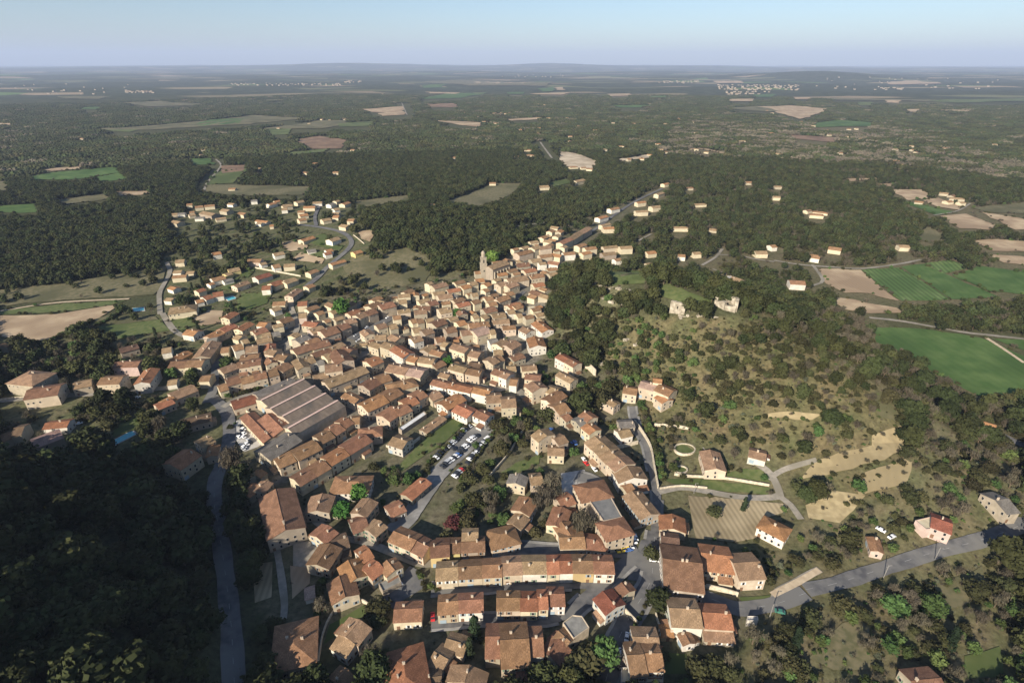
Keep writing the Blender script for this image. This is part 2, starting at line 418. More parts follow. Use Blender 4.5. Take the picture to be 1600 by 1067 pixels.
# houses: phrase, then per line  tile x1 y1 x2 y2 (ridge ends) width eaves roof+wall [H hip] [*n split in n]
HOUSES = '''
# in the long terrace west of the junction
K 5 483 115 476 10 6 tc
K 117 474 240 468 10 6 bc
K 242 466 338 462 10 6.5 kc
K 340 455 440 450 10 6.5 tc
K 442 448 566 447 10 6.5 tw
K 568 449 628 447 10 6.5 oc
K 630 445 697 443 10 6.5 rw
K 699 443 803 444 10 6.5 by
K 806 446 908 448 10 6.5 kw
# in the second terrace row below
K 14 655 116 648 9 6 kc
K 118 646 244 640 9 6 kw
K 314 633 433 632 9 6.5 kc
K 435 635 520 636 9 6.5 rc
K 522 627 572 626 9 6.5 oc
K 570 612 658 612 9 6 kw
# in the bottom block beside the curved street
K 257 830 330 829 14 6 ks
K 332 848 476 840 18 6 kc
K 478 836 548 834 12 6 kw
K 585 925 645 850 9 4.5 kc
K 628 800 688 855 9 4.5 bs
K 855 598 922 678 10 6.5 rw
K 950 555 988 600 7 6 bc
# on the curve north of the long terrace
K 320 312 370 300 12 5.5 kcH
K 0 355 128 352 9 6 by
K 132 350 252 344 9 6 bs
K 137 300 218 298 7 8 tc
J 768 292 882 338 10 6.5 kc
J 885 342 948 372 10 6 bc
J 955 370 1050 362 10 6.5 by
K 432 188 476 118 10 6 kc
K 400 258 446 205 8 5 ts
# around the town hall square
G 1128 958 1097 1035 10 6 gc
G 1215 990 1315 980 9 6 tc
K 648 168 612 262 9 5 kc
K 625 135 695 110 9 5 kc
K 645 245 690 310 9 5 kc
K 632 325 760 322 10 5 kc
K 766 330 838 338 9 4.5 kcH
L 155 88 250 205 11 6 ts
# along the curved high street
H 228 562 452 772 14 8 tc*4
H 150 385 215 430 9 7 kc
H 90 455 150 430 9 6 gs
H 172 470 235 520 9 7 oc
H 460 774 512 862 16 7 tw
H 432 930 490 905 7 5 ks
# around the barns by the junction
L 360 205 366 278 12 5 oc
L 305 318 395 330 8 6 ds
L 313 432 512 458 24 7 bs
L 508 402 666 422 15 6 oc
L 672 455 805 447 14 7 tc
L 345 684 500 692 13 7 tw
L 512 706 657 714 11 6 oc
L 515 790 668 800 8 3 ts
L 300 792 362 792 5 3 oy
L 420 805 450 862 5 4 bw
L 160 830 290 835 11 6 tc
L 130 925 215 920 13 7 bw
L 217 915 305 915 11 7 kw
L 856 250 912 278 10 5.5 owH
# in the lower western quarter
J 165 78 215 285 17 8 bs
J 222 118 275 240 8 6 ds
J 75 85 120 35 7 6 ts
J 372 185 405 100 12 6 ts
J 585 200 645 125 9 7 ts
J 545 258 625 228 10 6 bs
J 640 290 700 240 9 6 ts
J 375 320 440 265 11 6 kc
J 450 350 530 322 9 5 ds
J 375 460 445 355 11 6 bs
J 588 412 640 382 9 6 oc
J 535 440 578 530 10 6 oc
J 490 520 520 625 11 6 kc
J 625 500 690 452 9 6 oc
J 732 440 772 490 8 6 kc
J 830 110 930 25 8 4 os
J 735 185 810 150 9 4 ks
J 500 40 600 38 13 6 kwH
J 770 692 912 685 9 5 kc
# among the gardens at the bottom edge
J 525 830 595 745 11 6 tc
J 490 818 570 868 10 5 tw
J 262 800 255 890 16 5 kcH
J 815 945 832 1060 16 6 owH
J 975 905 1045 945 10 4 tc
K 60 840 160 870 8 4 tc
J 930 1040 1010 1030 9 4 ds
K 175 975 150 1060 14 5 tc
J 470 1060 530 995 8 4 bs
J 320 602 355 592 6 3 pw
M 730 1055 880 1040 10 5 bs
# below the grey warehouse
F 745 1005 878 927 11 7 bc
F 884 925 1000 858 11 7 kc
F 1004 840 1155 752 11 7 oc
F 1160 742 1340 635 12 7 kc
F 1330 602 1420 590 10 6 kcH
F 585 850 720 790 12 6 kc
F 735 790 930 695 12 6.5 kc
F 932 660 1040 605 11 6.5 bc
F 1044 595 1120 548 11 6.5 kc
F 1124 535 1190 495 11 6.5 kc
F 1200 500 1290 492 9 6 ks
# beside the grey warehouse
F 425 300 740 172 13 7 gs
F 470 785 735 622 15 7 gs
F 350 455 550 660 9 5 kc
F 520 458 655 590 13 6 kc
F 222 370 420 312 12 5 rc
# in the parallel rows east of the warehouse
F 1000 200 1232 110 12 7 tc
F 1237 107 1330 70 12 7 ts
F 1320 225 1420 168 12 7 bs
F 1430 162 1530 130 12 7 ks
F 1170 285 1285 340 8 6 kc
F 1310 392 1488 310 13 7 oc
F 1492 304 1600 245 13 7 kc
F 1480 480 1598 402 12 7 kc
G 80 218 210 185 12 7 kcH
G 90 432 195 385 11 7 kc
G 150 366 258 322 11 7 oc
G 232 312 320 268 11 7 kc
G 370 312 460 275 10 5 tc
# around the car park
G 40 50 205 80 13 8 tc
G 212 82 335 105 13 8 pc
G 560 45 692 80 10 8 tc
G 697 84 815 106 10 7.5 bc
G 715 30 810 45 9 7 ds
G 410 176 545 212 9 6 kw
G 552 206 738 246 9 7 ow
G 745 238 888 272 9 7 ow
G 850 312 978 302 12 7 ts
G 975 342 1095 336 13 9 tc
G 482 385 640 302 11 6 ow
G 610 387 738 445 11 6 ow
G 775 432 880 480 9 6 kw
G 322 600 490 482 6 3 ts
G 75 652 195 690 11 6 tw
G 1292 590 1358 642 12 10 tc
G 1420 672 1500 642 9 8 ts
G 1365 746 1500 752 9 6 tc
# under the castle hill
P5 412 97 520 152 9 8 rw
P5 524 154 630 210 9 8 kc
P5 412 312 590 402 8 9 tc
P5 90 422 182 500 12 10 tc
P5 270 482 400 520 10 7 tc
P5 260 650 440 542 10 8 kc
P5 342 732 480 682 13 8 kc
P5 1180 492 1345 502 10 7 kc
H 565 166 688 186 10 8 pc
H 692 190 800 230 11 8 kc
H 652 146 718 141 6 10 oc
H 702 252 760 300 9 6 oc
P5 910 592 1100 690 7 6 tc
P5 440 850 520 812 8 6 ks
H 400 462 510 452 8 6 gs
H 395 532 480 512 9 5 tw
H 1066 648 1110 795 11 6 tc
H 1350 662 1475 686 9 4 tw
N4 432 722 590 830 11 6 ow
N4 240 802 350 850 10 6 tw
N4 400 925 452 1060 13 7 ow
N4 370 292 510 300 10 6 bc
N4 340 352 440 362 9 6 kc
N4 100 522 200 482 10 6 kc
# on the eastern slopes
M 838 216 940 256 11 6 rp
M 1160 132 1225 127 14 6 gs
M 540 316 560 392 5 4 kp
I 1290 222 1410 256 6 4 ow
P1 700 347 800 382 13 6 ts
P1 1290 386 1450 396 12 6 kw
P1 130 116 205 121 9 5 kw
P1 280 95 360 90 9 5 tc
P1 930 82 1050 82 12 5 tc
P1 1085 22 1140 17 10 5 kw
P1 1505 116 1590 126 12 5 kw
D 355 181 415 190 10 5 kw
D 465 131 540 141 12 5 kc
D 870 122 930 124 10 5 tc
# beside the church tower
N1 310 502 500 452 11 8 tc
N1 240 470 300 442 7 8 tc
N1 520 562 690 532 9 6 oc
N1 710 512 825 482 10 7 oc
N1 830 462 920 440 10 7 tc
N1 910 412 1030 402 10 6 oc
N1 1030 482 1100 452 9 6 oc
N1 1020 560 1080 540 8 6 kc
N1 1220 482 1330 442 10 7 tc
N1 1340 502 1480 452 10 7 tc
N1 1330 610 1430 580 9 7 kc
# in the crowded old centre
N1 390 642 580 612 11 7 tc
N1 250 732 370 702 11 7 bc
N1 140 792 290 792 10 7 bs
N1 60 852 230 832 10 6 ts
N1 600 702 740 662 9 7 bc
N1 650 762 820 722 9 7 oc
N1 400 832 560 802 12 7 tc
N1 860 612 940 602 9 7 ts
N1 860 722 960 692 9 7 bc
N1 1040 672 1150 652 10 7 kc
N1 1200 692 1360 632 10 7 kc
N1 1020 832 1180 792 11 7 bs
N1 1090 742 1200 722 9 7 kc
N1 1360 782 1530 722 11 6 oc
N1 1350 852 1450 832 9 6 tw
N1 990 932 1060 902 9 7 tc
N1 870 920 945 905 8 8 tc
N1 1140 902 1320 872 11 6 tc
N1 1150 985 1380 962 9 6 tc
N1 310 1022 470 962 12 8 bs
N1 90 982 180 962 9 7 bs
N1 220 972 330 952 9 7 tc
N1 650 1012 760 982 10 7 oc
N1 820 1032 960 1012 11 7 kc
N1 970 1022 1090 1002 11 7 kc
N1 1480 900 1550 880 9 6 tc
N1 560 640 640 615 8 6 gs
N3 490 302 630 272 11 8 bs
N3 710 332 850 312 11 7 ts
N3 880 332 1080 272 14 8 pc
N3 1110 322 1180 312 10 8 tc
N3 40 302 150 282 10 8 tc
N3 170 332 300 292 11 9 ts
N3 20 442 150 402 10 9 tw
N3 10 182 90 162 9 7 kc
# on the streets south of the old centre
N3 610 502 820 572 11 8 tc
N3 850 602 990 632 11 7 tc
N3 360 432 480 412 10 8 kc
N3 470 482 540 502 9 8 ts
N3 1100 462 1220 442 9 7 gw
N3 1210 512 1330 442 11 7 tc
N3 1340 532 1470 452 12 7 tc
N3 1170 612 1290 602 8 5 tc
N3 1085 742 1180 692 11 9 tc
N3 1184 700 1270 672 10 8 bc
N3 1180 852 1290 890 10 8 bc
N3 1294 892 1400 932 10 8 tw
N3 1400 1002 1500 1012 10 6 kw
N3 1350 832 1470 822 8 6 tc
N3 0 672 120 702 10 8 oc
N3 140 692 350 722 10 8 tc
N3 320 802 460 742 9 6 bs
N5 1300 562 1425 606 11 9 tc
N5 1430 612 1590 705 11 9 ow
N5 1150 562 1270 602 9 7 tc
N5 1200 372 1310 342 10 8 tc
N5 1350 372 1440 352 10 7 ts
N5 1190 492 1320 482 10 8 ts
N5 1380 472 1480 522 10 8 ts
N5 1090 802 1230 742 12 7 oc
# behind the market square
N5 1110 142 1225 82 10 9 bc
N5 1232 132 1400 86 13 9 kc
N5 960 252 1066 207 11 9 tc
N5 1070 212 1180 172 11 9 bc
N5 830 312 950 282 10 9 ts
N5 750 382 860 342 11 8 bs
N5 540 442 720 382 15 8 bc
N5 410 422 560 372 11 7 tp
N5 350 322 510 342 10 6 oc
N5 280 232 370 222 11 6 tp
N5 270 92 380 82 11 6 rc
N5 480 222 560 192 8 5 kc
N5 580 312 640 292 7 5 kc
N5 1470 72 1560 62 10 7 tc
N5 1400 262 1490 250 9 7 kc
# in the block north of the warehouse
N5 190 492 260 452 8 9 tc
N5 240 542 370 482 11 8 gs
N5 210 662 416 592 12 8 bc
N5 420 600 630 542 12 8 bc
N5 380 562 510 512 8 9 kc
N5 440 712 640 642 8 8 bs
N5 650 642 800 572 8 8 tc
N5 722 652 830 782 13 9 bc
N5 805 622 920 662 10 8 bs
N5 580 732 660 702 10 8 tc
N5 260 762 340 860 9 8 ts
N5 350 772 450 742 12 7 tw
N5 590 852 790 822 13 7 tc
N5 490 800 570 780 8 6 gw
N5 450 977 620 937 8 4 ts
N8 715 667 900 597 10 7 tc
N8 915 587 1200 547 11 7 bc*2
N8 780 792 940 747 12 7 bc
N8 962 772 1260 702 11 7 kc*2
N8 1262 697 1390 662 11 7 bc
N8 1394 652 1520 582 11 7 bs
N8 1290 422 1395 442 10 7 tc
N8 1400 482 1520 502 10 8 bc
N8 1290 522 1330 580 8 7 kc
N8 690 872 790 842 10 6 kc
# west of the shaded street
N8 320 192 450 212 11 5 ow
N8 560 272 870 122 10 6 oc*2
N8 480 502 620 322 13 7 ts
N8 130 572 530 562 13 7 bc*2
N8 560 302 680 287 9 6 gs
N8 110 562 330 442 9 4 oy
N8 20 422 130 402 10 5 tw
N8 490 742 610 737 10 6 bc
N8 95 802 205 787 8 4 tw
N8 120 962 400 852 12 5 tc
N8 20 1052 150 987 8 5 oc
N8 730 412 820 402 10 6 kc
N8 860 392 970 362 11 7 kw
N8 910 252 980 270 9 6 tc
N8 975 322 1040 302 9 6 ts
N8 1020 402 1160 382 11 7 tc
N8 920 182 1070 97 9 6 oc
N8 1100 212 1250 162 11 6 kc
N8 1210 242 1310 222 9 5 tw
N8 1330 232 1420 212 9 5 gs
N8 1420 82 1550 32 11 6 bc
N8 1180 102 1280 112 9 6 ow
N8 960 502 1180 482 10 6 bs
N7 690 882 810 812 9 6 oc
N7 120 762 260 742 17 6 tcH
# at the western edge
P4 260 762 360 772 18 9 tsH
P4 280 932 630 882 16 8 bc
P4 760 862 950 822 11 6 ts
P4 1050 802 1280 792 12 9 bc
P4 1200 642 1460 632 10 8 bp
A 870 975 935 887 10 8 ow
P4 1240 502 1430 452 10 5 ds
P4 0 472 40 442 8 5 ks
E 0 322 70 296 10 5 bs
E 85 272 150 262 12 7 ds
E 190 352 370 287 13 6 ps
E 280 242 430 227 9 5 rw
E 960 132 1060 92 9 5 oc
E 1050 492 1180 402 14 8 oc
E 1220 362 1300 322 10 6 tc
E 1305 440 1320 372 6 5 os
E 1110 232 1300 187 10 5 ds
E 1500 547 1555 522 9 5 tc
E 1500 670 1575 612 9 5 os
F 420 968 475 925 7 4 os
F 465 1050 530 1012 8 4 ts
# along the upper street
N2 500 642 598 602 10 8 kc
N2 600 602 688 547 10 8 tc
N2 692 545 770 502 10 8 tc
N2 240 692 296 677 11 9 tc
N2 300 682 410 672 11 9 tc
N2 100 742 230 712 11 7 kc
N2 230 802 320 792 11 7 ts
N2 95 842 215 832 12 7 bs
N2 305 832 370 827 8 8 tw
N2 400 812 500 832 10 8 kw
N2 165 902 270 882 10 7 oc
N2 310 762 420 752 10 7 kc
N2 430 742 520 762 10 7 oc
N2 530 737 635 732 10 7 kw
N2 660 672 730 652 9 7 kc
N2 730 692 830 682 10 7 kc
N2 900 682 1030 672 9 6 tc
N2 890 742 1010 732 10 6 ts
N2 1055 682 1165 677 10 7 tc
N2 790 792 880 787 9 6 oc
N2 1005 800 1060 790 8 5 kw
N2 1300 732 1380 722 10 5 oc
N2 1300 840 1370 832 8 4 tc
N2 900 502 1000 500 10 6 oc
N2 850 412 930 392 10 6 ow
N2 960 332 1040 317 10 6 kw
N2 1200 352 1310 347 10 6 tc
N2 1345 312 1425 302 12 6 tc
N2 1210 272 1290 262 9 6 oc
N2 1395 197 1455 177 9 6 tc
N2 1455 102 1505 92 10 5 oc
N2 305 122 395 117 14 5 tc
N2 635 72 720 57 14 6 tc
N2 700 740 780 725 9 6 oc
N2 880 480 960 465 8 6 tc
N2 220 952 340 932 11 7 kc
N2 250 1032 350 1002 10 7 oc
N2 10 982 190 952 14 7 tc
N2 0 1032 100 1012 10 7 tc
# on the western housing estate
N7 110 202 215 192 11 5 tc
N7 540 117 640 97 10 6 ow
N7 90 327 185 322 9 4 tw
N7 75 387 240 372 9 5 kc
N7 245 337 335 332 8 4 tc
N7 50 512 120 532 8 4 ow
N7 0 652 85 657 8 4 tw
N7 970 192 1130 182 12 5 kp
N7 1110 240 1180 220 8 4 tw
N7 1270 122 1390 92 11 5 tw
N7 1260 262 1340 242 12 5 kw
N7 1400 252 1530 237 10 5 tc
N7 730 312 860 282 12 5 ty
N7 690 367 760 342 9 4 ty
N7 530 422 680 382 12 5 kw
N7 495 482 550 462 7 4 ow
N7 670 442 780 412 8 4 gw
N7 1050 402 1220 342 12 5 rw
N7 800 502 960 442 10 5 tc
N7 1140 512 1240 502 12 6 rw
N7 1240 482 1360 432 12 5 rc
N7 1400 442 1530 402 11 5 tc
N7 350 562 440 532 9 5 rc
N7 430 642 520 612 11 5 rw
N7 550 592 670 572 13 5 rw
N7 345 682 430 662 9 4 ow
N7 1450 622 1570 532 9 6 tc
N7 1270 702 1420 692 10 5 kc
N7 1250 782 1340 752 9 5 tw
P2 195 562 320 512 11 5 oc
P2 490 562 580 522 12 6 tw
P2 455 672 520 652 9 5 ow
P2 440 702 510 682 9 5 rw
P2 740 692 820 662 10 5 oy
P2 505 812 650 757 8 5 oc
P2 265 672 350 652 10 3 gw
P2 270 902 360 862 9 5 kc
P2 20 1002 140 952 10 5 tc
P2 250 1050 320 1020 9 5 kc
# on the northern housing estate
P2 10 202 110 192 12 5 tc
P2 0 237 60 232 10 5 tw
P2 140 167 220 152 11 5 tc
P2 325 172 420 167 11 5 tw
P2 485 192 540 177 11 5 gw
P2 230 217 350 212 11 5 oc
P2 170 262 240 257 11 5 kc
P2 180 302 265 287 12 5 oc
P2 170 347 245 332 12 5 kc
P2 415 352 500 332 12 5 tc
P2 535 242 590 232 11 5 tw
P2 530 282 600 277 11 5 tc
P2 540 312 600 307 11 5 oc
P2 625 187 690 167 11 5 oc
P2 625 402 695 407 11 5 tc
P2 695 347 760 342 11 5 kc
P2 550 160 590 150 9 5 tc
N6 410 192 470 187 10 5 kc
N6 495 217 580 207 11 5 kc
N6 595 207 700 197 10 5 kc
N6 580 267 710 292 14 5 ts
N6 785 242 860 252 13 5 ts
N6 850 182 910 187 9 4 tw
N6 255 292 315 287 10 4 tc
N6 320 287 395 282 10 4 gw
N6 430 302 495 292 10 4 tc
N6 440 272 490 267 9 4 kc
N6 270 362 345 377 12 5 ts
N6 710 342 815 327 9 4 tc
N6 960 277 1030 287 11 5 kc
N6 1080 152 1145 147 10 5 gw
N6 1255 192 1330 172 10 5 ow
N6 1320 162 1380 152 9 5 oc
N6 1405 212 1500 197 11 5 tc
N6 1400 242 1460 237 10 5 tw
N6 1140 357 1260 367 8 4 ow
N6 1150 382 1200 387 7 4 tw
N6 1275 412 1315 407 8 4 oc
N6 1545 172 1600 160 10 5 tc
N6 500 330 590 325 9 4 gw
'''
FAR = '''
T1 1490 550 1525 553 1430 570 1290 590 380 640 370 495 800 480 830 483 940 690 920 712 1200 775 1410 795 1555 795 1460 755 1075 868
T2 65 690 535 725 655 655 545 520 580 520 555 545 640 540 690 565 725 570 750 520 790 520 840 600 925 590 915 615 920 545 970 545 870 690 885 715 825 720
T2 1110 555 1055 545 1105 580 1185 600 1200 610 1070 630 1060 650 1225 690 1305 675 1490 690 1475 665 1510 700 1270 565 1235 530 1365 570 1510 570 1570 548 200 435 120 550 30 550 950 485
T2 720 522 770 525 670 560 705 562 735 580 920 480 960 488 1340 735 1400 730 1440 712 1130 772 1160 778 1085 768 710 845 435 940
T3 75 565 80 612 430 612 625 580 700 622 790 595 825 593 780 630 845 640 1005 690 1085 690 1235 682 1010 740 455 707 750 707 1465 665 220 665 295 650 50 865 460 860 100 940 455 910
T3 660 975 640 990 600 970 1270 900 1250 930 1115 930 165 1055 10 1050 325 840 410 510 435 522 570 562 685 600 1080 672 1100 700 1185 705 1040 760 1290 915 1230 890 1310 935 130 700 75 688
'''
CARS = '''
G 40 24 665 605 w 640 635 d 610 670 d 560 715 w 535 740 s 470 790 d 435 835 w 770 655 d 737 673 w 713 692 w 685 735 w 650 757 d 620 810 b 585 835 d 545 860 s 515 885 d 490 908 d 895 650 d 857 683 w 830 710 s 790 760 d 770 790 w 740 820 d 715 850 w 700 882 d 650 937 r 615 962 d 590 990 w 690 590 d 712 572 s 595 690 d 575 760 d 655 775 d 625 652 d 583 700 s 548 728 d 505 765 d 452 812 d 752 664 s 668 747 w 634 782 d 602 822 w 565 848 w 530 872 s 876 668 w 843 697 d 808 737 w 780 775 d 755 805 s 728 835 d 632 950 s 603 977 d
K 12 30 930 392 y 955 388 y 978 383 y 998 372 w 1015 345 w 1020 330 w
K 30 -6 985 395 b 405 366 b 385 556 w 412 380 d
L 30 3 262 420 r 266 446 w 256 385 d
L -4 30 128 838 w
L 16 26 100 920 w 82 978 d
K 6 -30 487 235 w
J 30 -14 790 575 w
J 0 -30 967 735 r
F 30 26 325 595 w 345 560 d 300 572 d 330 632 w 325 662 w 290 662 w 355 720 w 330 745 w 320 762 w 310 615 d 380 700 d 280 640 d 365 690 s
N1 30 -20 1165 412 w 1200 396 w 1300 346 w 1370 312 w 1405 300 w 1445 322 d 1330 355 s
N5 30 -16 1340 285 w 1090 405 w 1020 540 w 985 562 s 1130 650 w 1120 470 d 1060 590 d 960 500 s 1160 930 w
P3 30 8 590 487 g
M 20 14 572 292 w
M 20 -9 628 328 w
G 30 -14 535 130 w 650 160 d 300 210 w 1385 600 b 1580 705 b
H 24 30 150 740 w 85 620 b 165 768 r 225 810 w
E 30 -8 795 95 w 830 100 d 490 250 w 720 52 w 850 90 w
'''
WALLS = '''
3.0 H 515 470 560 530 630 650 655 780 685 945
1.6 H 805 845 900 858 1150 872 1490 925
1.5 H 1040 945 850 930 700 950
2.5 L 530 582 610 600 692 624
5.0 L 305 300 308 420 312 545
4.0 L 318 552 420 575 522 602
1.5 L 290 690 275 720 300 795
1.4 J 465 700 430 760 405 830 392 910 378 1000
1.8 G 1190 560 1120 670 1040 800 930 930 860 1010
1.6 G 940 715 1000 740
1.6 G 700 540 780 570 850 545
2.0 G 200 750 300 670
2.5 H 390 655 460 640 540 618
2.0 H 660 490 770 495 910 515
2.0 J 530 620 620 660 700 725
1.5 E 0 108 150 85 420 60
2.0 F 215 395 330 440
2.0 F 335 440 440 520 545 670
2.0 F 455 480 560 560 640 650
1.5 G 20 735 100 780
1.5 P5 470 640 540 730
2.0 P5 770 510 880 590
1.6 N7 780 240 980 290
1.6 N7 1060 300 1280 340 1600 400
1.5 N8 850 265 930 330 1040 455
2.5 L 60 645 180 770
1.2 P2 750 520 860 610
1.5 N2 560 560 610 540
6.0 P5 650 215 760 290 840 370
'''
# ---------------------------------------------------------------- the ground
def axis(lo, hi, near_lo, near_hi, step, g=1.075):
    a = list(np.arange(near_lo, near_hi+.1, step)); s = step
    while a[-1] < hi: s *= g; a.append(a[-1]+s)
    s = step
    while a[0] > lo: s *= g; a.insert(0, a[0]-s)
    return np.array(a)
GX = axis(-48000, 48000, -420, 420, 5.0); GY = axis(-1500, 48000, 60, 760, 5.0, 1.06)
X, Y = np.meshgrid(GX, GY, indexing='ij'); Z = height(X, Y)
ZONE = {k: worldpoly('S', v) for k, v in dict(
 village=[(335,600),(420,490),(470,470),(740,430),(870,355),(980,312),(1000,330),(920,390),(850,450),(865,560),(1000,600),(1010,720),(1030,790),(1200,880),(1160,1010),(990,1060),(640,1067),(400,960),(440,900),(380,750)],
 estate=[(255,490),(250,405),(300,330),(470,310),(560,320),(580,390),(480,480),(340,600),(250,560)],
 west=[(0,560),(140,520),(255,490),(340,600),(345,720),(300,715),(0,690)],
 southslope=[(930,560),(900,490),(960,500),(1120,500),(1200,500),(1300,560),(1400,640),(1420,760),(1300,800),(1210,700),(1000,690),(985,600)],
 greenslope=[(925,560),(900,490),(1000,505),(1080,510),(1090,600),(1040,650),(985,610)],
 oakwood=[(1110,545),(1200,500),(1300,545),(1400,640),(1290,655),(1180,650),(1105,620)],
 westslope=[(850,440),(960,390),(1010,420),(960,500),(930,590),(870,550)],
 eastflank=[(1160,470),(1330,470),(1600,640),(1600,700),(1430,680),(1300,560)],
 lowright=[(1160,1010),(1200,885),(1600,790),(1600,1150),(1150,1150)],
 valley=[(1430,680),(1600,700),(1600,790),(1200,885),(1210,800),(1400,780)],
 gardens=[(1000,690),(1210,700),(1260,800),(1200,880),(1030,800)],
 churchhill=[(500,450),(560,390),(760,380),(740,430),(620,460),(530,490)],
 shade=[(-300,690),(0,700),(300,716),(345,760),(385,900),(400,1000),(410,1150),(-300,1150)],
 rightfar=[(1000,280),(1060,190),(1400,200),(1600,260),(1600,520),(1330,470),(1100,430),(960,380)]).items()}
def fbm(x, y, wl, seed=0):
    return .5 + .5*(waves(x, y, wl, seed % 18, 6)*1.3 + .6*waves(y, x, wl*.43, (seed+5) % 18, 6))
GROVES = [worldpoly(t_, p_) for t_, p_ in (('S',[(850,1000),(900,960),(975,940),(990,960),(960,1067),(850,1067)]),('S',[(1035,1020),(1095,990),(1150,1000),(1180,960),(1250,950),(1250,1150),(1035,1150)]),('G',[(100,960),(380,960),(640,600),(710,555),(690,640),(500,850),(430,960),(330,1067),(60,1100)]),('G',[(930,600),(1100,480),(1230,560),(1000,830),(850,1020),(700,1090),(540,1090),(700,850)]),('J',[(600,700),(720,650),(760,880),(700,1067),(580,960)]),('J',[(330,560),(420,560),(430,800),(340,850)]),('H',[(240,150),(420,80),(560,150),(420,220),(400,300),(240,330),(60,300)]),('K',[(60,150),(160,100),(330,60),(380,120),(300,250),(60,270)]),('P5',[(460,480),(700,480),(760,640),(600,760),(500,700)]),('N4',[(520,900),(640,860),(900,900),(900,1067),(560,1067)]))]
colr = np.empty(X.shape+(4,)); colr[..., 3] = 1
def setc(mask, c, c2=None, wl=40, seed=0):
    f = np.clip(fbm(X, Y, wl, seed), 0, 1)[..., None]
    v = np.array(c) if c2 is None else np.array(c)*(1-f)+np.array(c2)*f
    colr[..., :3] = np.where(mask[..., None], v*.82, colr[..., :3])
allm = np.ones(X.shape, bool)
setc(allm, (.055,.062,.03), (.11,.105,.055), 90)
setc(inside(ZONE['rightfar'], X, Y), (.10,.10,.05), (.17,.14,.085), 60, 3)
setc(inside(ZONE['southslope'], X, Y), (.195,.148,.082), (.085,.10,.042), 34, 2)
setc(inside(ZONE['westslope'], X, Y), (.09,.10,.05), (.2,.17,.1), 26, 4)
setc(inside(ZONE['eastflank'], X, Y), (.15,.125,.075), (.10,.10,.05), 30, 5)
setc(inside(ZONE['lowright'], X, Y), (.095,.11,.045), (.20,.155,.095), 26, 6)
setc(inside(ZONE['valley'], X, Y), (.10,.115,.05), (.19,.15,.09), 30, 7)
setc(inside(ZONE['gardens'], X, Y), (.08,.10,.04), (.20,.16,.095), 22, 8)
setc(inside(ZONE['churchhill'], X, Y), (.12,.12,.06), (.17,.15,.085), 30, 9)
setc(inside(ZONE['estate'], X, Y), (.06,.085,.03), (.165,.14,.085), 20, 10)
setc(inside(ZONE['west'], X, Y), (.10,.115,.05), (.18,.15,.09), 24, 11)
vil = inside(ZONE['village'], X, Y)
setc(vil, (.07,.08,.035), (.19,.16,.11), 18, 12)
core = inside(worldpoly('S', [(450,490),(740,440),(870,360),(880,400),(850,480),(840,570),(830,640),(760,590),(640,640),(430,760),(350,600)]), X, Y)
setc(core, (.15,.135,.105), (.24,.215,.17), 14, 13)
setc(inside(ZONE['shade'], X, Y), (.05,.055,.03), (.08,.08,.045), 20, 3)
nx, ny = X.shape
idx = np.arange(nx*ny).reshape(nx, ny)
quads = np.stack([idx[:-1,:-1], idx[1:,:-1], idx[1:,1:], idx[:-1,1:]], -1).reshape(-1, 4)
me = bpy.data.meshes.new('ground')
me.vertices.add(nx*ny); me.vertices.foreach_set('co', np.stack([X, Y, Z], -1).ravel())
me.loops.add(quads.size); me.loops.foreach_set('vertex_index', quads.ravel())
me.polygons.add(len(quads)); me.polygons.foreach_set('loop_start', np.arange(0, quads.size, 4)); me.polygons.foreach_set('loop_total', np.full(len(quads), 4))
me.polygons.foreach_set('use_smooth', np.ones(len(quads), bool))
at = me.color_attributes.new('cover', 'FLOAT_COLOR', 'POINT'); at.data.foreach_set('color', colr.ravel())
me.update(); me.validate()
gm = bpy.data.materials.new('ground_cover'); gm.use_nodes = True; nt = gm.node_tree; L = nt.links
b = nt.nodes['Principled BSDF']; b.inputs['Roughness'].default_value = 1; b.inputs['Specular IOR Level'].default_value = .05
ca = nt.nodes.new('ShaderNodeVertexColor'); ca.layer_name = 'cover'
ge = nt.nodes.new('ShaderNodeNewGeometry')
n1 = node(nt, 'ShaderNodeTexNoise', Scale=.35, Detail=9.0, Roughness=.7); L.new(ge.outputs['Position'], n1.inputs['Vector'])
mr = node(nt, 'ShaderNodeMapRange'); mr.inputs['From Min'].default_value=.3; mr.inputs['From Max'].default_value=.7; mr.inputs['To Min'].default_value=.5; mr.inputs['To Max'].default_value=1.55
L.new(n1.outputs['Fac'], mr.inputs[0])
mx = node(nt, 'ShaderNodeMixRGB', blend_type='MULTIPLY'); mx.inputs[0].default_value = 1; L.new(ca.outputs[0], mx.inputs[1]); L.new(mr.outputs[0], mx.inputs[2])
# far land: patchwork of woods and pale fields in cells a few hundred metres wide
mp = node(nt, 'ShaderNodeMapping'); mp.inputs['Scale'].default_value = (.0016,.0034,0); L.new(ge.outputs['Position'], mp.inputs['Vector'])
vo = node(nt, 'ShaderNodeTexVoronoi', Scale=1.0); L.new(mp.outputs[0], vo.inputs['Vector'])
sep = nt.nodes.new('ShaderNodeSeparateColor'); L.new(vo.outputs['Color'], sep.inputs[0])
gt = node(nt, 'ShaderNodeMath', operation='GREATER_THAN'); gt.inputs[1].default_value = .83; L.new(sep.outputs[0], gt.inputs[0])
rp = nt.nodes.new('ShaderNodeValToRGB'); rp.color_ramp.interpolation = 'CONSTANT'; e = rp.color_ramp.elements
e[0].color = (.13,.13,.065,1); e[1].position = .35; e[1].color = (.22,.18,.11,1); e2 = e.new(.6); e2.color = (.10,.15,.05,1); e3 = e.new(.8); e3.color = (.26,.20,.13,1)
L.new(sep.outputs[1], rp.inputs[0])
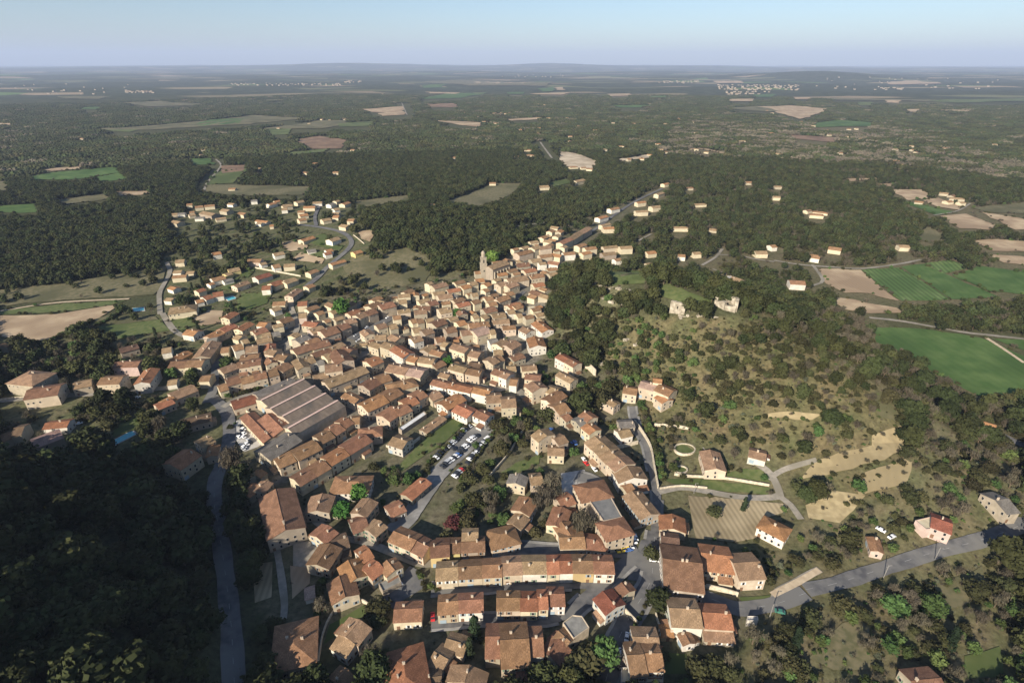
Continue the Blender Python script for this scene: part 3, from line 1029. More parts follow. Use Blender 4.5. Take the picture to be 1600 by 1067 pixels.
n2 = node(nt, 'ShaderNodeTexNoise', Scale=.012, Detail=6.0); L.new(ge.outputs['Position'], n2.inputs['Vector'])
r2 = nt.nodes.new('ShaderNodeValToRGB'); r2.color_ramp.elements[0].position=.4; r2.color_ramp.elements[0].color=(.03,.037,.018,1); r2.color_ramp.elements[1].position=.62; r2.color_ramp.elements[1].color=(.06,.066,.034,1)
L.new(n2.outputs['Fac'], r2.inputs[0])
fm = nt.nodes.new('ShaderNodeMixRGB'); L.new(gt.outputs[0], fm.inputs[0]); L.new(r2.outputs[0], fm.inputs[1]); L.new(rp.outputs[0], fm.inputs[2])
ln = node(nt, 'ShaderNodeVectorMath', operation='LENGTH'); L.new(ge.outputs['Position'], ln.inputs[0])
fr = node(nt, 'ShaderNodeMapRange'); fr.inputs['From Min'].default_value=4200; fr.inputs['From Max'].default_value=5400; L.new(ln.outputs['Value'], fr.inputs[0])
fx = nt.nodes.new('ShaderNodeMixRGB'); L.new(fr.outputs[0], fx.inputs[0]); L.new(mx.outputs[0], fx.inputs[1]); L.new(fm.outputs[0], fx.inputs[2])
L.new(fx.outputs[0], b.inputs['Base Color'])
bp = node(nt, 'ShaderNodeBump', Strength=.6, Distance=.5); L.new(n1.outputs['Fac'], bp.inputs['Height']); L.new(bp.outputs[0], b.inputs['Normal'])
tag(link('ground', me, None, [gm]), kind='structure')

# ---------------------------------------------------------------- fields, lawns, roads
def field_mat(kind, ang):
    base = dict(tan=((.36,.26,.165),(.50,.385,.25)), green=((.066,.122,.032),(.108,.165,.05)), grass=((.095,.125,.04),(.15,.165,.065)), dry=((.125,.12,.06),(.205,.175,.10)),
                rows=((.072,.122,.035),(.118,.165,.058)), brown=((.20,.13,.085),(.27,.18,.115)), bare=((.45,.36,.25),(.62,.52,.38)), dtan=((.34,.27,.15),(.46,.37,.21)), vine=((.25,.20,.12),(.36,.29,.18)))[kind]
    base = tuple(mul(c_, .84) for c_ in base)
    key = 'field_%s_%d' % (kind, round(math.degrees(ang)/30)*30 % 180)
    if key in MATS: return MATS[key]
    m = mat(key, *base, scale=.3 if kind in ('dry','grass','dtan') else .06, detail=9, c3=mul(base[0], .85), scale3=.018, bump=.2, contrast=(.38,.62))
    nt = m.node_tree; L = nt.links; b = nt.nodes['Principled BSDF']; src = b.inputs['Base Color'].links[0].from_socket
    period = dict(rows=5.0, vine=2.6, tan=3.2, brown=3.0, green=6.5, dtan=4.0).get(kind)
    if period:
        g = nt.nodes.new('ShaderNodeNewGeometry'); mp = node(nt, 'ShaderNodeMapping'); mp.inputs['Rotation'].default_value[2] = ang
        L.new(g.outputs['Position'], mp.inputs['Vector'])
        w = node(nt, 'ShaderNodeTexWave', Scale=6.283/(20*period)*1.0, Distortion=.6, Detail=2.0); L.new(mp.outputs[0], w.inputs['Vector'])
        mr = node(nt, 'ShaderNodeMapRange'); s = dict(rows=.42, vine=.28, green=.06, dtan=.04).get(kind, .10)
        mr.inputs['To Min'].default_value = 1-s*.3; mr.inputs['To Max'].default_value = 1+s; L.new(w.outputs['Fac'], mr.inputs[0])
        mx = node(nt, 'ShaderNodeMixRGB', blend_type='MULTIPLY'); mx.inputs[0].default_value = 1; L.new(src, mx.inputs[1]); L.new(mr.outputs[0], mx.inputs[2]); L.new(mx.outputs[0], b.inputs['Base Color'])
    return m
FPOLY = []
def lay(d): return .16 + .0007*d
def sheet(name, poly, material, off):
    """a polygon draped on the terrain"""
    bm = bmesh.new(); P = np.array(poly); vs = [bm.verts.new((x, y, 0)) for x, y in P]
    try: bm.faces.new(vs)
    except ValueError: return None
    for ax in (0, 1):
        lo, hi = P[:,ax].min(), P[:,ax].max(); d = np.hypot(*P.mean(0)); st = max(6, d*.02)
        n = min(60, int((hi-lo)/st)+1)
        for k in range(1, n):
            co = [0,0,0]; co[ax] = lo+(hi-lo)*k/n; no = [0,0,0]; no[ax] = 1
            bmesh.ops.bisect_plane(bm, geom=bm.verts[:]+bm.edges[:]+bm.faces[:], plane_co=co, plane_no=no)
    bmesh.ops.triangulate(bm, faces=[f for f in bm.faces if len(f.verts) > 4])
    xs = np.array([v.co.x for v in bm.verts]); ys = np.array([v.co.y for v in bm.verts]); zs = height(xs, ys)+off
    for v, z in zip(bm.verts, zs): v.co.z = z
    bmesh.ops.recalc_face_normals(bm, faces=bm.faces[:])
    if sum(f.normal.z for f in bm.faces) < 0: bmesh.ops.reverse_faces(bm, faces=bm.faces[:])
    me = bpy.data.meshes.new(name); bm.to_mesh(me); bm.free()
    return tag(link(name, me, None, [material]), kind='structure')
_fo = 0
for ln_ in FIELDS.strip().splitlines():
    t = ln_.split(); pts = np.array(list(map(float, t[2:]))).reshape(-1, 2); P = worldpoly(t[0], pts)
    e = P[1]-P[0]; ang = math.atan2(e[1], e[0]); d = np.hypot(*P.mean(0)); _fo = (_fo+1) % 6
    # uneven hand-drawn edge
    Q = []
    for i in range(len(P)):
        a, c = P[i], P[(i+1) % len(P)]; n = max(1, min(8, int(np.hypot(*(c-a))/max(6, d*.015))))
        for k in range(n):
            q = a+(c-a)*k/n; Q.append(q + (rng.normal(0, .0016*d, 2) if k else 0))
    sheet({'tan':'field','green':'field','rows':'field','brown':'field','vine':'vineyard','grass':'lawn','dry':'meadow','bare':'clearing','dtan':'terrace_field'}[t[1]], Q, field_mat(t[1], ang), lay(d)+.012*_fo)
    if t[1] != 'dry' or d > 700: FPOLY.append(np.array(Q))
    else: FPOLY.append(None)
DRYPOLY = [worldpoly(l.split()[0], np.array(list(map(float, l.split()[2:]))).reshape(-1,2)) for l in FIELDS.strip().splitlines() if l.split()[1] == 'dry']
def spline(P, step):
    P = np.array(P); out = []
    E = np.vstack([2*P[0]-P[1], P, 2*P[-1]-P[-2]])
    for i in range(1, len(E)-2):
        p0, p1, p2, p3 = E[i-1:i+3]; n = max(2, int(np.hypot(*(p2-p1))/step))
        for k in range(n):
            t = k/n; out.append(.5*((2*p1)+(-p0+p2)*t+(2*p0-5*p1+4*p2-p3)*t*t+(-p0+3*p1-3*p2+p3)*t**3))
    out.append(P[-1]); return np.array(out)
RM = dict(asphalt=M_ASPH, pale=M_PALE, lane=M_LANE, track=M_TRACK, concrete=M_CONC)
ROADLINES = []; PAVE = []
for k, ln_ in enumerate(ROADS.strip().splitlines()):
    t = ln_.split(); w = float(t[1]); P = worldpoly(t[3], list(map(float, t[4:]))); d = np.hypot(*P.mean(0))
    C = spline(P, max(3, d*.012)); wj = 1+.05*np.sin(np.arange(len(C))*.7+k)+rng.normal(0,.02,len(C)); T = np.gradient(C, axis=0); T /= np.linalg.norm(T, axis=1)[:,None]+1e-9; Nn = np.stack([-T[:,1], T[:,0]], 1)
    mb = MB(); off = lay(d)+.10+.008*(k % 9); rows = [C+Nn*(w/2*s*wj)[:,None] for s in (1, .5, 0, -.5, -1)]
    for i in range(len(C)-1):
        for a in range(4):
            q = [rows[a][i], rows[a+1][i], rows[a+1][i+1], rows[a][i+1]]
            mb.add([(x, y, hz(x, y)+off) for x, y in q], [(0,1,2,3)])
    tag(link(t[2], mb.mesh(t[2], [RM[t[0]]])), kind='structure'); ROADLINES.append((C, w))
    if t[0] == 'asphalt' and d < 330 and t[2] in ('street', 'main_road', 'lane'): PAVE.append((C, Nn, w, wj, off, len(ROADLINES)-1))
    for c in C[::1]: occ_rect(c, (1,0), w, w, 1.0 if d < 500 else .012*d-4)
    if t[2] in ('main_road', 'east_road', 'valley_road') and t[0] == 'asphalt':
        ml = MB()
        for i in range(0, len(C)-1, 3):
            A_, B_ = C+Nn*.07, C-Nn*.07; ml.add([(x, y, hz(x, y)+off+.03) for x, y in (A_[i], B_[i], B_[i+1], A_[i+1])], [(0,1,2,3)])
        tag(link('road_marking', ml.mesh('road_marking', [mat('road_paint', (.34,.34,.33), (.24,.24,.235), scale=.8)])), kind='structure')
for C, Nn, w, wj, off, me_ in PAVE:                   # raised pavements with a kerb face, interrupted where another road joins
    pvm = MB()
    for s_ in (-1, 1):
        inn, out_ = C+Nn*s_*(w/2*wj+.02)[:,None], C+Nn*s_*(w/2*wj+1.4)[:,None]
        for i in range(len(C)-1):
            q = [inn[i], out_[i], out_[i+1], inn[i+1]]; m_ = (out_[i]+out_[i+1])/2
            if any(n_ != me_ and np.hypot(C2[:,0]-m_[0], C2[:,1]-m_[1]).min() < w2/2+2.5 for n_, (C2, w2) in enumerate(ROADLINES)): continue
            zt = [hz(x, y)+off+.13 for x, y in q]
            pvm.add([(*p, z) for p, z in zip(q, zt)]+[(*q[0], zt[0]-.3), (*q[3], zt[3]-.3)], [(0,1,2,3) if s_ < 0 else (3,2,1,0), (0,3,5,4) if s_ < 0 else (4,5,3,0)])
    if pvm.v: tag(link('pavement', pvm.mesh('pavement', [M_PALE])), kind='structure')
for k, ln_ in enumerate(AREAS.strip().splitlines()):
    t = ln_.split(); P = worldpoly(t[2], list(map(float, t[3:]))); sheet(t[1], P, RM[t[0]], .24+.014*k); FPOLY.append(P)
# zebra stripes at the junction
mb = MB()
for k in range(5):
    p = up('K', [(985+k*9, 450-k*7)])[0]; mb.box((p[0], p[1], hz(p[0], p[1])+.345), .5, 3.2, .008, (1,.25))
tag(link('crossing_marking', mb.mesh('crossing_marking', [MATS['road_paint']])), kind='structure')

# ---------------------------------------------------------------- houses
HS = []
phrase = ''
TANP = math.tan(math.radians(17.5))
for ln_ in HOUSES.strip().splitlines():
    if ln_.startswith('#'): phrase = ln_[2:]; continue
    t = ln_.split(); c = list(map(float, t[1:7])); code = t[7]; n = 1
    if '*' in code: code, n = code.split('*'); n = int(n)
    w, h = c[4], c[5]; P = up(t[0], [c[0:2], c[2:4]], h + w/2*TANP)
    for k in range(n):
        a = P[0,:2]+(P[1,:2]-P[0,:2])*k/n; e = P[0,:2]+(P[1,:2]-P[0,:2])*(k+1)/n
        HS.append(dict(a=a, e=e, w=w, h=h+(.5*(k % 2) if n > 1 else 0), r=code[0], wl=code[1], hip=code.endswith('H'), ph=phrase))
for ln_ in FAR.strip().splitlines():
    t = ln_.split(); P = up(t[0], list(map(float, t[1:])), 6)
    for p in P:
        a = rng.uniform(-.6, .6); l = rng.uniform(4.5, 7.5); v = np.array([math.cos(a), math.sin(a)])*l
        HS.append(dict(a=p[:2]-v, e=p[:2]+v, w=rng.uniform(8,11), h=rng.uniform(3,5), r=random.choice('ttokkb'), wl=random.choice('sccs'), hip=random.random()<.3, ph='in the woods to the north'))
for hs in HS:
    hs['c'] = (hs['a']+hs['e'])/2; v = hs['e']-hs['a']; hs['L'] = float(max(np.hypot(*v), 4.0)); hs['ax'] = v/(np.hypot(*v)+1e-9)
    if hs['hip']: hs['L'] += hs['w']*.75
    hs['z'] = min(hz(*hs['a']), hz(*hs['e']), hz(*hs['c'])) if np.hypot(*hs['c']) < 900 else hz(*hs['c'])
    hs['d'] = math.sqrt(hs['c'][0]**2+hs['c'][1]**2+(CAM_H-hs['z'])**2)
    hs['size'] = (hs['L']*hs['w']+hs['L']*hs['h']*.6)/hs['d']**2
    dd = np.hypot(*hs['c'])
    occ_rect(hs['c'], hs['ax'], hs['L'], hs['w'], 2.2 if dd < 520 else 3 if dd < 800 else 4)
    if dd > 520:                                     # open ground on the near side of an outlying house
        k = min(26, 6+(dd-520)*.016); f = hs['c']-hs['c']/dd*k*.6; occ_rect(f, hs['c'], k, hs['L'], 2)
# smaller houses that close the gaps in the crowded centre and line the upper street
def finish(hs):
    hs['c'] = (hs['a']+hs['e'])/2; v = hs['e']-hs['a']; hs['L'] = float(np.hypot(*v)); hs['ax'] = v/hs['L']; hs['z'] = min(hz(*hs['a']), hz(*hs['e'])); hs['d'] = math.sqrt(hs['c'][0]**2+hs['c'][1]**2+(CAM_H-hs['z'])**2)
    hs['size'] = (hs['L']*hs['w']+hs['L']*hs['h']*.6)/hs['d']**2; occ_rect(hs['c'], hs['ax'], hs['L'], hs['w'], 1.2); HS.append(hs)
def free(c, ax, L, w):
    bx = np.array([-ax[1], ax[0]]); pts = np.array([c+ax*u*L/2+bx*v*w/2 for u in (-.8,-.3,.3,.8) for v in (-.8,0,.8)]); return not occupied(pts[:,0], pts[:,1]).any()
corep = worldpoly('S', [(450,490),(560,480),(740,440),(870,360),(885,390),(850,480),(840,570),(830,640),(700,620),(640,600),(600,600),(560,560),(460,580),(400,560)]); lo, hi = corep.min(0), corep.max(0)
base_n = len(HS); ncore = 0
for _ in range(5000):
    c = rng.uniform(lo, hi)
    if not inside(corep, np.array([c[0]]), np.array([c[1]]))[0]: continue
    n_ = min(HS[:base_n], key=lambda h: (h['c'][0]-c[0])**2+(h['c'][1]-c[1])**2); ax = n_['ax'] if rng.random() < .7 else np.array([-n_['ax'][1], n_['ax'][0]])
    for L_, w_ in ((11,8.5),(8,7),(6,5)):
        if free(c, ax, L_, w_): finish(dict(a=c-ax*L_/2, e=c+ax*L_/2, w=w_, h=float(rng.uniform(4.5,7.5)) if L_ > 6 else 3.5, r=random.choice('bttkko'), wl=random.choice('ccs'), hip=False, ph='in the crowded old centre')); ncore += 1; break
    if ncore > 90: break
for C, w in ROADLINES:
    pass
US = worldpoly('N2', [560,680,700,610,850,515,1000,402,1180,285]); Cs = spline(US, 13.0); Ts = np.gradient(Cs, axis=0)
for c, t in zip(Cs, Ts):
    t = t/np.linalg.norm(t); nn = np.array([-t[1], t[0]])
    for s_ in (-1, 1):
        q = c+nn*s_*rng.uniform(8.5,10.5)
        if free(q, t, 9, 7) and rng.random() < .8: finish(dict(a=q-t*5, e=q+t*5, w=8.5, h=float(rng.uniform(4.5,6.5)), r=random.choice('btkko'), wl=random.choice('ccsw'), hip=False, ph='along the upper street'))
order = sorted(range(len(HS)), key=lambda i: -HS[i]['size'])
BIG = set(order[:300])
print('houses', len(HS))
def house_geo(hs, base=None):
    """wall and roof as vertex lists in local coordinates (x along the ridge, origin at the base)"""
    L, w, h = hs['L']/2, hs['w']/2, hs['h']; z0 = -3.0 if hs['d'] < 1200 else -6.0
    pk = h + w*TANP; wallb = MB(); roofb = MB()
    if hs['hip']:
        wallb.add([(-L,-w,z0),(L,-w,z0),(L,w,z0),(-L,w,z0),(-L,-w,h),(L,-w,h),(L,w,h),(-L,w,h)], [(0,1,5,4),(1,2,6,5),(2,3,7,6),(3,0,4,7)])
        o = .5; r = max(L-w, .3); th = .2; ez = h-o*TANP+.08; pz = h+w*TANP+.08
        E = [(-L-o,-w-o,ez),(L+o,-w-o,ez),(L+o,w+o,ez),(-L-o,w+o,ez),(-r,0,pz),(r,0,pz)]
        lo = [(x,y,z-th) for x,y,z in E[:4]]
        u = lambda p: (p[0], abs(p[1])*1.05); u2 = lambda p: (p[1], abs(p[0])*1.05)
        roofb.add(E+lo, [(0,1,5,4),(2,3,4,5),(1,2,5),(3,0,4),(0,6,7,1),(1,7,8,2),(2,8,9,3),(3,9,6,0),(6,9,8,7)], 0,
                  [[u(E[i]) for i in f] for f in ((0,1,5,4),(2,3,4,5))]+[[u2(E[i]) for i in f] for f in ((1,2,5),(3,0,4))]+[[(0,0)]*4]*5)
        return wallb, roofb, pz
    wallb.add([(-L,-w,z0),(L,-w,z0),(L,w,z0),(-L,w,z0),(-L,-w,h),(L,-w,h),(L,w,h),(-L,w,h),(-L,0,pk),(L,0,pk)],
              [(0,1,5,4),(2,3,7,6),(1,2,6,9,5),(3,0,4,8,7)])
    o, og, th = .45, .22, .2; n = 4; pz = pk+.1
    rr = random.Random(int(abs(hs['c'][0])*97+abs(hs['c'][1])*13))
    rows = []
    for k in range(n+1):
        x = -(L+og) + 2*(L+og)*k/n; j = rr.uniform(-.09,.06) if 0 < k < n else 0; ez = h-o*TANP+.1
        rows.append([(x,-w-o,ez+rr.uniform(-.04,.04)),(x,-w*.5,(ez+pz)/2+rr.uniform(-.07,.05)+.03),(x,0,pz+j),(x,w*.5,(ez+pz)/2+rr.uniform(-.07,.05)+.03),(x,w+o,ez+rr.uniform(-.04,.04))])
    for k in range(n):
        A, B = rows[k], rows[k+1]
        for s in range(4):
            q = [A[s], B[s], B[s+1], A[s+1]]; roofb.add(q, [(0,1,2,3)], 0, [[(p[0]+s*37.0*(s > 1), abs(p[1])) for p in q]])
            roofb.add([(p[0],p[1],p[2]-th) for p in q], [(3,2,1,0)])
        for s in (0, 4):
            q = [A[s], B[s], (B[s][0],B[s][1],B[s][2]-th), (A[s][0],A[s][1],A[s][2]-th)]; roofb.add(q, [(0,1,2,3) if s else (3,2,1,0)])
    for R, f in ((rows[0], 1), (rows[-1], 0)):
        for s in range(4):
            q = [R[s], R[s+1], (R[s+1][0],R[s+1][1],R[s+1][2]-th), (R[s][0],R[s][1],R[s][2]-th)]; roofb.add(q, [(0,1,2,3) if f else (3,2,1,0)])
    # ridge tiles, a little proud
    for k in range(n):
        a, b_ = rows[k][2], rows[k+1][2]
        roofb.add([(a[0],-.2,a[2]+.02),(b_[0],-.2,b_[2]+.02),(b_[0],0,b_[2]+.13),(a[0],0,a[2]+.13),(b_[0],.2,b_[2]+.02),(a[0],.2,a[2]+.02)], [(0,1,2,3),(3,2,4,5)], 0, [[(a[0],9.1),(b_[0],9.1),(b_[0],9.3),(a[0],9.3)]]*2)
    return wallb, roofb, pz
def frame_mesh(w, h):
    mb = MB(); mb.box((0,0,0), w, .10, h, mi=0)
    mb.box((0,-.04,.08), w-.16, .06, h-.16, mi=1); return mb.mesh('window', [M_FRAME, M_GLASS])
WIN = [frame_mesh(1.15, 1.6), frame_mesh(1.15, 1.25), frame_mesh(.8, .9)]
SHUT = []
for m in M_SHUT:
    mb = MB(); mb.box((0,0,0), .55, .07, 1.6); SHUT.append(mb.mesh('shutter', [m]))
mb = MB(); mb.box((0,0,0), 1.3, .12, 2.2); mb.box((.4,-.08,1.0), .06, .08, .12); DOOR = mb.mesh('door', [M_DOOR])
mb = MB(); mb.box((0,0,0), 2.6, .12, 2.3); GDOOR = mb.mesh('door', [M_SHUT[0]])
mb = MB(); mb.box((0,0,-.9), .55, .95, 1.9); mb.box((0,0,1.0), .7, 1.1, .1); mb.box((0,-.25,1.1), .25, .25, .25); mb.box((0,.25,1.1), .25, .25, .25); CHIM = mb.mesh('chimney', [M_CHIM])
def occroad(p):
    for C, w in ROADLINES:
        if abs(C[:,0]-p[0]).min() < 9 and np.hypot(C[:,0]-p[0], C[:,1]-p[1]).min() < w/2+2.2: return True
    return False
def footprint_hit(p, skip):
    for i, hs in NEARHS:
        if i == skip: continue
        v = p-hs['c']
        if abs(v@hs['ax']) < hs['L']/2 and abs(v[1]*hs['ax'][0]-v[0]*hs['ax'][1]) < hs['w']/2: return True
    return False
NEARHS = [(i, h) for i, h in enumerate(HS) if h['d'] < 900]
ORD = ['first','second','third','fourth','fifth','sixth','seventh','eighth','ninth','tenth','eleventh','twelfth','thirteenth','fourteenth','fifteenth','sixteenth','seventeenth','eighteenth','nineteenth','twentieth']+['twenty-'+w_ for w_ in ('first','second','third','fourth','fifth','sixth','seventh','eighth','ninth')]+['thirtieth']+['thirty-'+w_ for w_ in ('first','second','third','fourth','fifth')]
bykey = {}
for i in BIG: bykey.setdefault((HS[i]['ph'], HS[i]['r'], HS[i]['wl']), []).append(i)
def house_label(i):
    hs = HS[i]; g = sorted(bykey[(hs['ph'], hs['r'], hs['wl'])], key=lambda j: project((*HS[j]['c'], HS[j]['z']))[0])
    s = '%s-roofed %s house' % (ROOF[hs['r']][1].replace(' ', '-'), WALL[hs['wl']][1])
    if len(g) > 1: s = '%s %s from left' % (ORD[min(g.index(i), 34)], s)
    return s + ', ' + hs['ph']
rest = MB(); rest_m = [wall_mat(k) for k in WALL] + [roof_mat(k) for k in ROOF]; wi = {k: n for n, k in enumerate(WALL)}; ri = {k: n+len(WALL) for n, k in enumerate(ROOF)}
for i, hs in enumerate(HS):
    wb, rb, pz = house_geo(hs); ang = math.atan2(hs['ax'][1], hs['ax'][0]); loc = Vector((*hs['c'], hs['z']))
    if i not in BIG:
        R = Matrix.Translation(loc) @ Matrix.Rotation(ang, 4, 'Z')
        for mb_, mi in ((wb, wi[hs['wl']]), (rb, ri[hs['r']])):
            bse = len(rest.v); rest.v += [tuple(R @ Vector(p)) for p in mb_.v]
            rest.f += [tuple(bse+q for q in f) for f in mb_.f]; rest.m += [mi]*len(mb_.f); rest.uv += mb_.uv
        continue
    root = empty('house', loc, ang); tag(root, house_label(i), 'house', 'houses ' + hs['ph'])
    link('wall', wb.mesh('wall', [wall_mat(hs['wl'])]), root)
    ro = link('roof', rb.mesh('roof', [roof_mat(hs['r'])]), root)
    rr = random.Random(i)
    for k in range(1 if hs['L'] < 16 else 2):
        if hs['d'] > 620: break
        ch = link('chimney', CHIM, ro); ch.location = (rr.uniform(-.4,.4)*hs['L']*(.3 if hs['hip'] else 1), rr.choice((-.28,0,.0,.3))*hs['w']*.6, 0)
        ch.location.z = pz - abs(ch.location.y)*TANP + .1; ch.rotation_euler[2] = rr.choice((0, math.pi/2))
    # openings on the sides that look towards the camera's half of the place
    lim = 12 if hs['d'] < 330 else 6 if hs['d'] < 450 else 3 if hs['d'] < 620 else 0
    sh = rr.randrange(4); ax = hs['ax']; bx = np.array([-ax[1], ax[0]]); hasdoor = False
    for (nx_, ny_, ln2, dist) in ((0,-1,hs['L'],hs['w']/2),(0,1,hs['L'],hs['w']/2),(-1,0,hs['w'],hs['L']/2),(1,0,hs['w'],hs['L']/2)):
        nw = ax*nx_+bx*ny_
        if nw @ (-hs['c']) < 0.12*np.hypot(*hs['c']) or not lim: continue
        if footprint_hit(hs['c']+nw*(dist+.9), i): continue
        cols = max(1, int(ln2/3.1)); st = max(1, int((hs['h']+.4)/2.8)); made = 0
        for f in range(st-1, -1, -1):
            for c_ in range(cols):
                if made >= lim: break
                if rr.random() < .18: continue
                tpos = (c_+.5)/cols*ln2 - ln2/2 + rr.uniform(-.25,.25); zz = f*2.8+.95
                if zz+1.5 > hs['h']: continue
                tx, ty = -ny_, nx_
                x, y = nx_*(dist+.03)+tx*tpos, ny_*(dist+.03)+ty*tpos; rz = math.atan2(ny_, nx_)+math.pi/2
                if f == 0 and not hasdoor:
                    dd = link('door', DOOR if rr.random() < .7 else GDOOR, root); dd.location = (x, y, 0); dd.rotation_euler[2] = rz; hasdoor = True; made += 1; continue
                wnd = link('window', WIN[0] if f < 2 and hs['d'] < 400 or f == 0 else WIN[1 if f < 2 else 2], root)
                wnd.location = (x, y, zz); wnd.rotation_euler[2] = rz; made += 1
                if hs['d'] < 300 and wnd.data == WIN[0]:
                    for s in (-1, 1):
                        q = link('shutter', SHUT[sh], wnd); q.location = (s*.88, -.02, 0)
    # a lean-to against one free side
    if hs['d'] < 480 and rr.random() < .6 and not hs['hip']:
        for (nx_, ny_, ln2, dist) in rr.sample([(0,-1,hs['L'],hs['w']/2),(0,1,hs['L'],hs['w']/2),(-1,0,hs['w'],hs['L']/2),(1,0,hs['w'],hs['L']/2)], 4):
            dp = rr.uniform(2.2,3.6); nw = ax*nx_+bx*ny_; q = hs['c']+nw*(dist+dp/2+.3)
            if footprint_hit(hs['c']+nw*(dist+dp), i) or footprint_hit(q, i) or occroad(q): continue
            ww = min(ln2*.75, rr.uniform(3.5,6)); sh_ = rr.uniform(-.5,.5)*(ln2-ww); e1 = min(hs['h']-.9, rr.uniform(2.6,3.6)); e0 = e1-dp*.28
            if e0 < 1.8: break
            T_ = np.array([-ny_, nx_]); N_ = np.array([nx_, ny_]); A_ = N_*(dist-.05)+T_*(sh_-ww/2); B_ = N_*(dist-.05)+T_*(sh_+ww/2); C_ = B_+N_*dp; D_ = A_+N_*dp
            mb_ = MB(); mb_.add([(*A_,-2),(*B_,-2),(*C_,-2),(*D_,-2),(*A_,e1),(*B_,e1),(*C_,e0),(*D_,e0)], [(3,2,6,7),(2,1,5,6),(0,3,7,4)])
            g = link('extension', mb_.mesh('extension', [wall_mat(hs['wl'])]), root); o_ = .25; mb_ = MB(); A2, B2 = A_-T_*o_, B_+T_*o_; C2, D2 = C_+(T_+N_)*o_, D_+(N_-T_)*o_
            q4 = [(*A2,e1+.06),(*D2,e0),(*C2,e0),(*B2,e1+.06)]; mb_.add(q4+[(x_,y_,z_-.14) for x_,y_,z_ in q4], [(0,1,2,3),(7,6,5,4),(1,5,6,2),(0,4,5,1),(2,6,7,3)], 0, [[(0,0),(0,dp),(ww,dp),(ww,0)]]+[[(0,0)]*4]*4)
            link('roof', mb_.mesh('roof', [roof_mat(rr.choice([hs['r'],'t','k','b']))]), g); break
tag(link('houses_beyond', rest.mesh('houses_beyond', rest_m)), 'pale outlying houses with tiled roofs scattered through woods and estates beyond the village', 'houses', kind='stuff')
bpy.data.objects['houses_beyond'].name = 'outlying_houses'
# ---------------------------------------------------------------- single buildings
def gable(root, a, e, w, h, roofm, wallm, slope=TANP, z0=-3, names=('wall','roof'), over=.3):
    """wall + roof parts under root; a, e local ridge ends"""
    a = np.array(a, float); e = np.array(e, float); ax = (e-a)/np.linalg.norm(e-a); bx = np.array([-ax[1], ax[0]])*w/2; pk = h+w/2*slope
    P = [a-bx, e-bx, e+bx, a+bx]; v = [(*p, z0) for p in P]+[(*p, h) for p in P]+[(*a, pk), (*e, pk)]
    mb = MB(); mb.add(v, [(0,1,5,4),(2,3,7,6),(1,2,6,9,5),(3,0,4,8,7)]); wl = link(names[0], mb.mesh(names[0], [wallm]), root)
    a2, e2 = a-ax*over, e+ax*over; b2 = bx*(1+2*over/w); ez = h-over*slope+.1; pz = pk+.1; mb = MB(); Ld = float(np.linalg.norm(e-a))
    for s in (1, -1):
        q = [(*(a2-s*b2), ez), (*(e2-s*b2), ez), (*e2, pz), (*a2, pz)]
        mb.add(q+[(x,y,z-.22) for x,y,z in q], [(0,1,2,3),(7,6,5,4),(0,4,5,1),(1,5,6,2),(3,7,4,0)], 0, [[(0,w/2),(Ld,w/2),(Ld,0),(0,0)]]+[[(0,0)]*4]*4)
    ro = link(names[1], mb.mesh(names[1], [roofm]), root); return wl, ro
# church: tower with belfry and stone spire, long nave with buttresses
base = up('N1', [(1030,395)])[0]; tz = base[2]
nav = up('N1', [(1095,236),(1335,150)], 15.0)[:, :2]
ch = empty('church', (base[0], base[1], tz)); tag(ch, 'stone church with tall square belfry tower and long buttressed nave', 'church')
rel = lambda p: np.array(p)[:2]-base[:2]
wl_, ro_ = gable(ch, rel(nav[0]), rel(nav[1]), 13, 12.5, roof_mat('t'), wall_mat('s'), names=('nave','roof'), z0=-8)
ax = rel(nav[1])-rel(nav[0]); Ln = np.linalg.norm(ax); ax /= Ln; bx = np.array([-ax[1], ax[0]])
for s in (-1, 1):
    for k in range(6):
        p = rel(nav[0])+ax*(2+k*(Ln-4)/5)+bx*s*7.1; mb = MB(); mb.box((*p,-8), 1.0, 1.6, 17.5, ax); link('buttress', mb.mesh('buttress', [wall_mat('s')]), ch)
        if k < 5:
            p = rel(nav[0])+ax*(2+(k+.5)*(Ln-4)/5)+bx*s*6.52; mb = MB(); mb.box((*p,4), 1.1, .12, 4, ax); link('window', mb.mesh('window', [M_GLASS]), ch)
tax = np.array([.97,.24])
mb = MB(); mb.box((0,0,-6), 6.4, 6.4, 22, tax); mb.box((0,0,16), 6.9, 6.9, .5, tax); mb.box((0,0,16.5), 5.6, 5.6, 6.2, tax); mb.box((0,0,22.7), 6.1, 6.1, .4, tax)
tw = link('tower', mb.mesh('tower', [wall_mat('s')]), ch)
mb = MB(); n = 8; ring = [(2.4*math.cos(6.283*k/n), 2.4*math.sin(6.283*k/n)) for k in range(n)]; prof = [(.86,23.1),(.86,26.8),(.92,26.9),(.84,27.7),(.62,28.8),(.34,29.5),(.05,29.9)]
for (s0,z0_),(s1,z1_) in zip(prof, prof[1:]):
    for k in range(n):
        a, c = ring[k], ring[(k+1) % n]; mb.add([(a[0]*s0,a[1]*s0,z0_),(c[0]*s0,c[1]*s0,z0_),(c[0]*s1,c[1]*s1,z1_),(a[0]*s1,a[1]*s1,z1_)], [(0,1,2,3)])
link('lantern', mb.mesh('spire', [wall_mat('s')]), tw)
for k in range(4):
    a = math.atan2(tax[1], tax[0])+k*math.pi/2; d_ = np.array([math.cos(a), math.sin(a)])
    for zz, r_, hh in ((17.3,2.83,3.4),(8,3.24,1.6)):
        mb = MB(); mb.box((*(d_*r_), zz), 1.2, .12, hh, (-d_[1], d_[0])); link('belfry_opening' if zz > 10 else 'window', mb.mesh('opening', [M_GLASS]), tw)
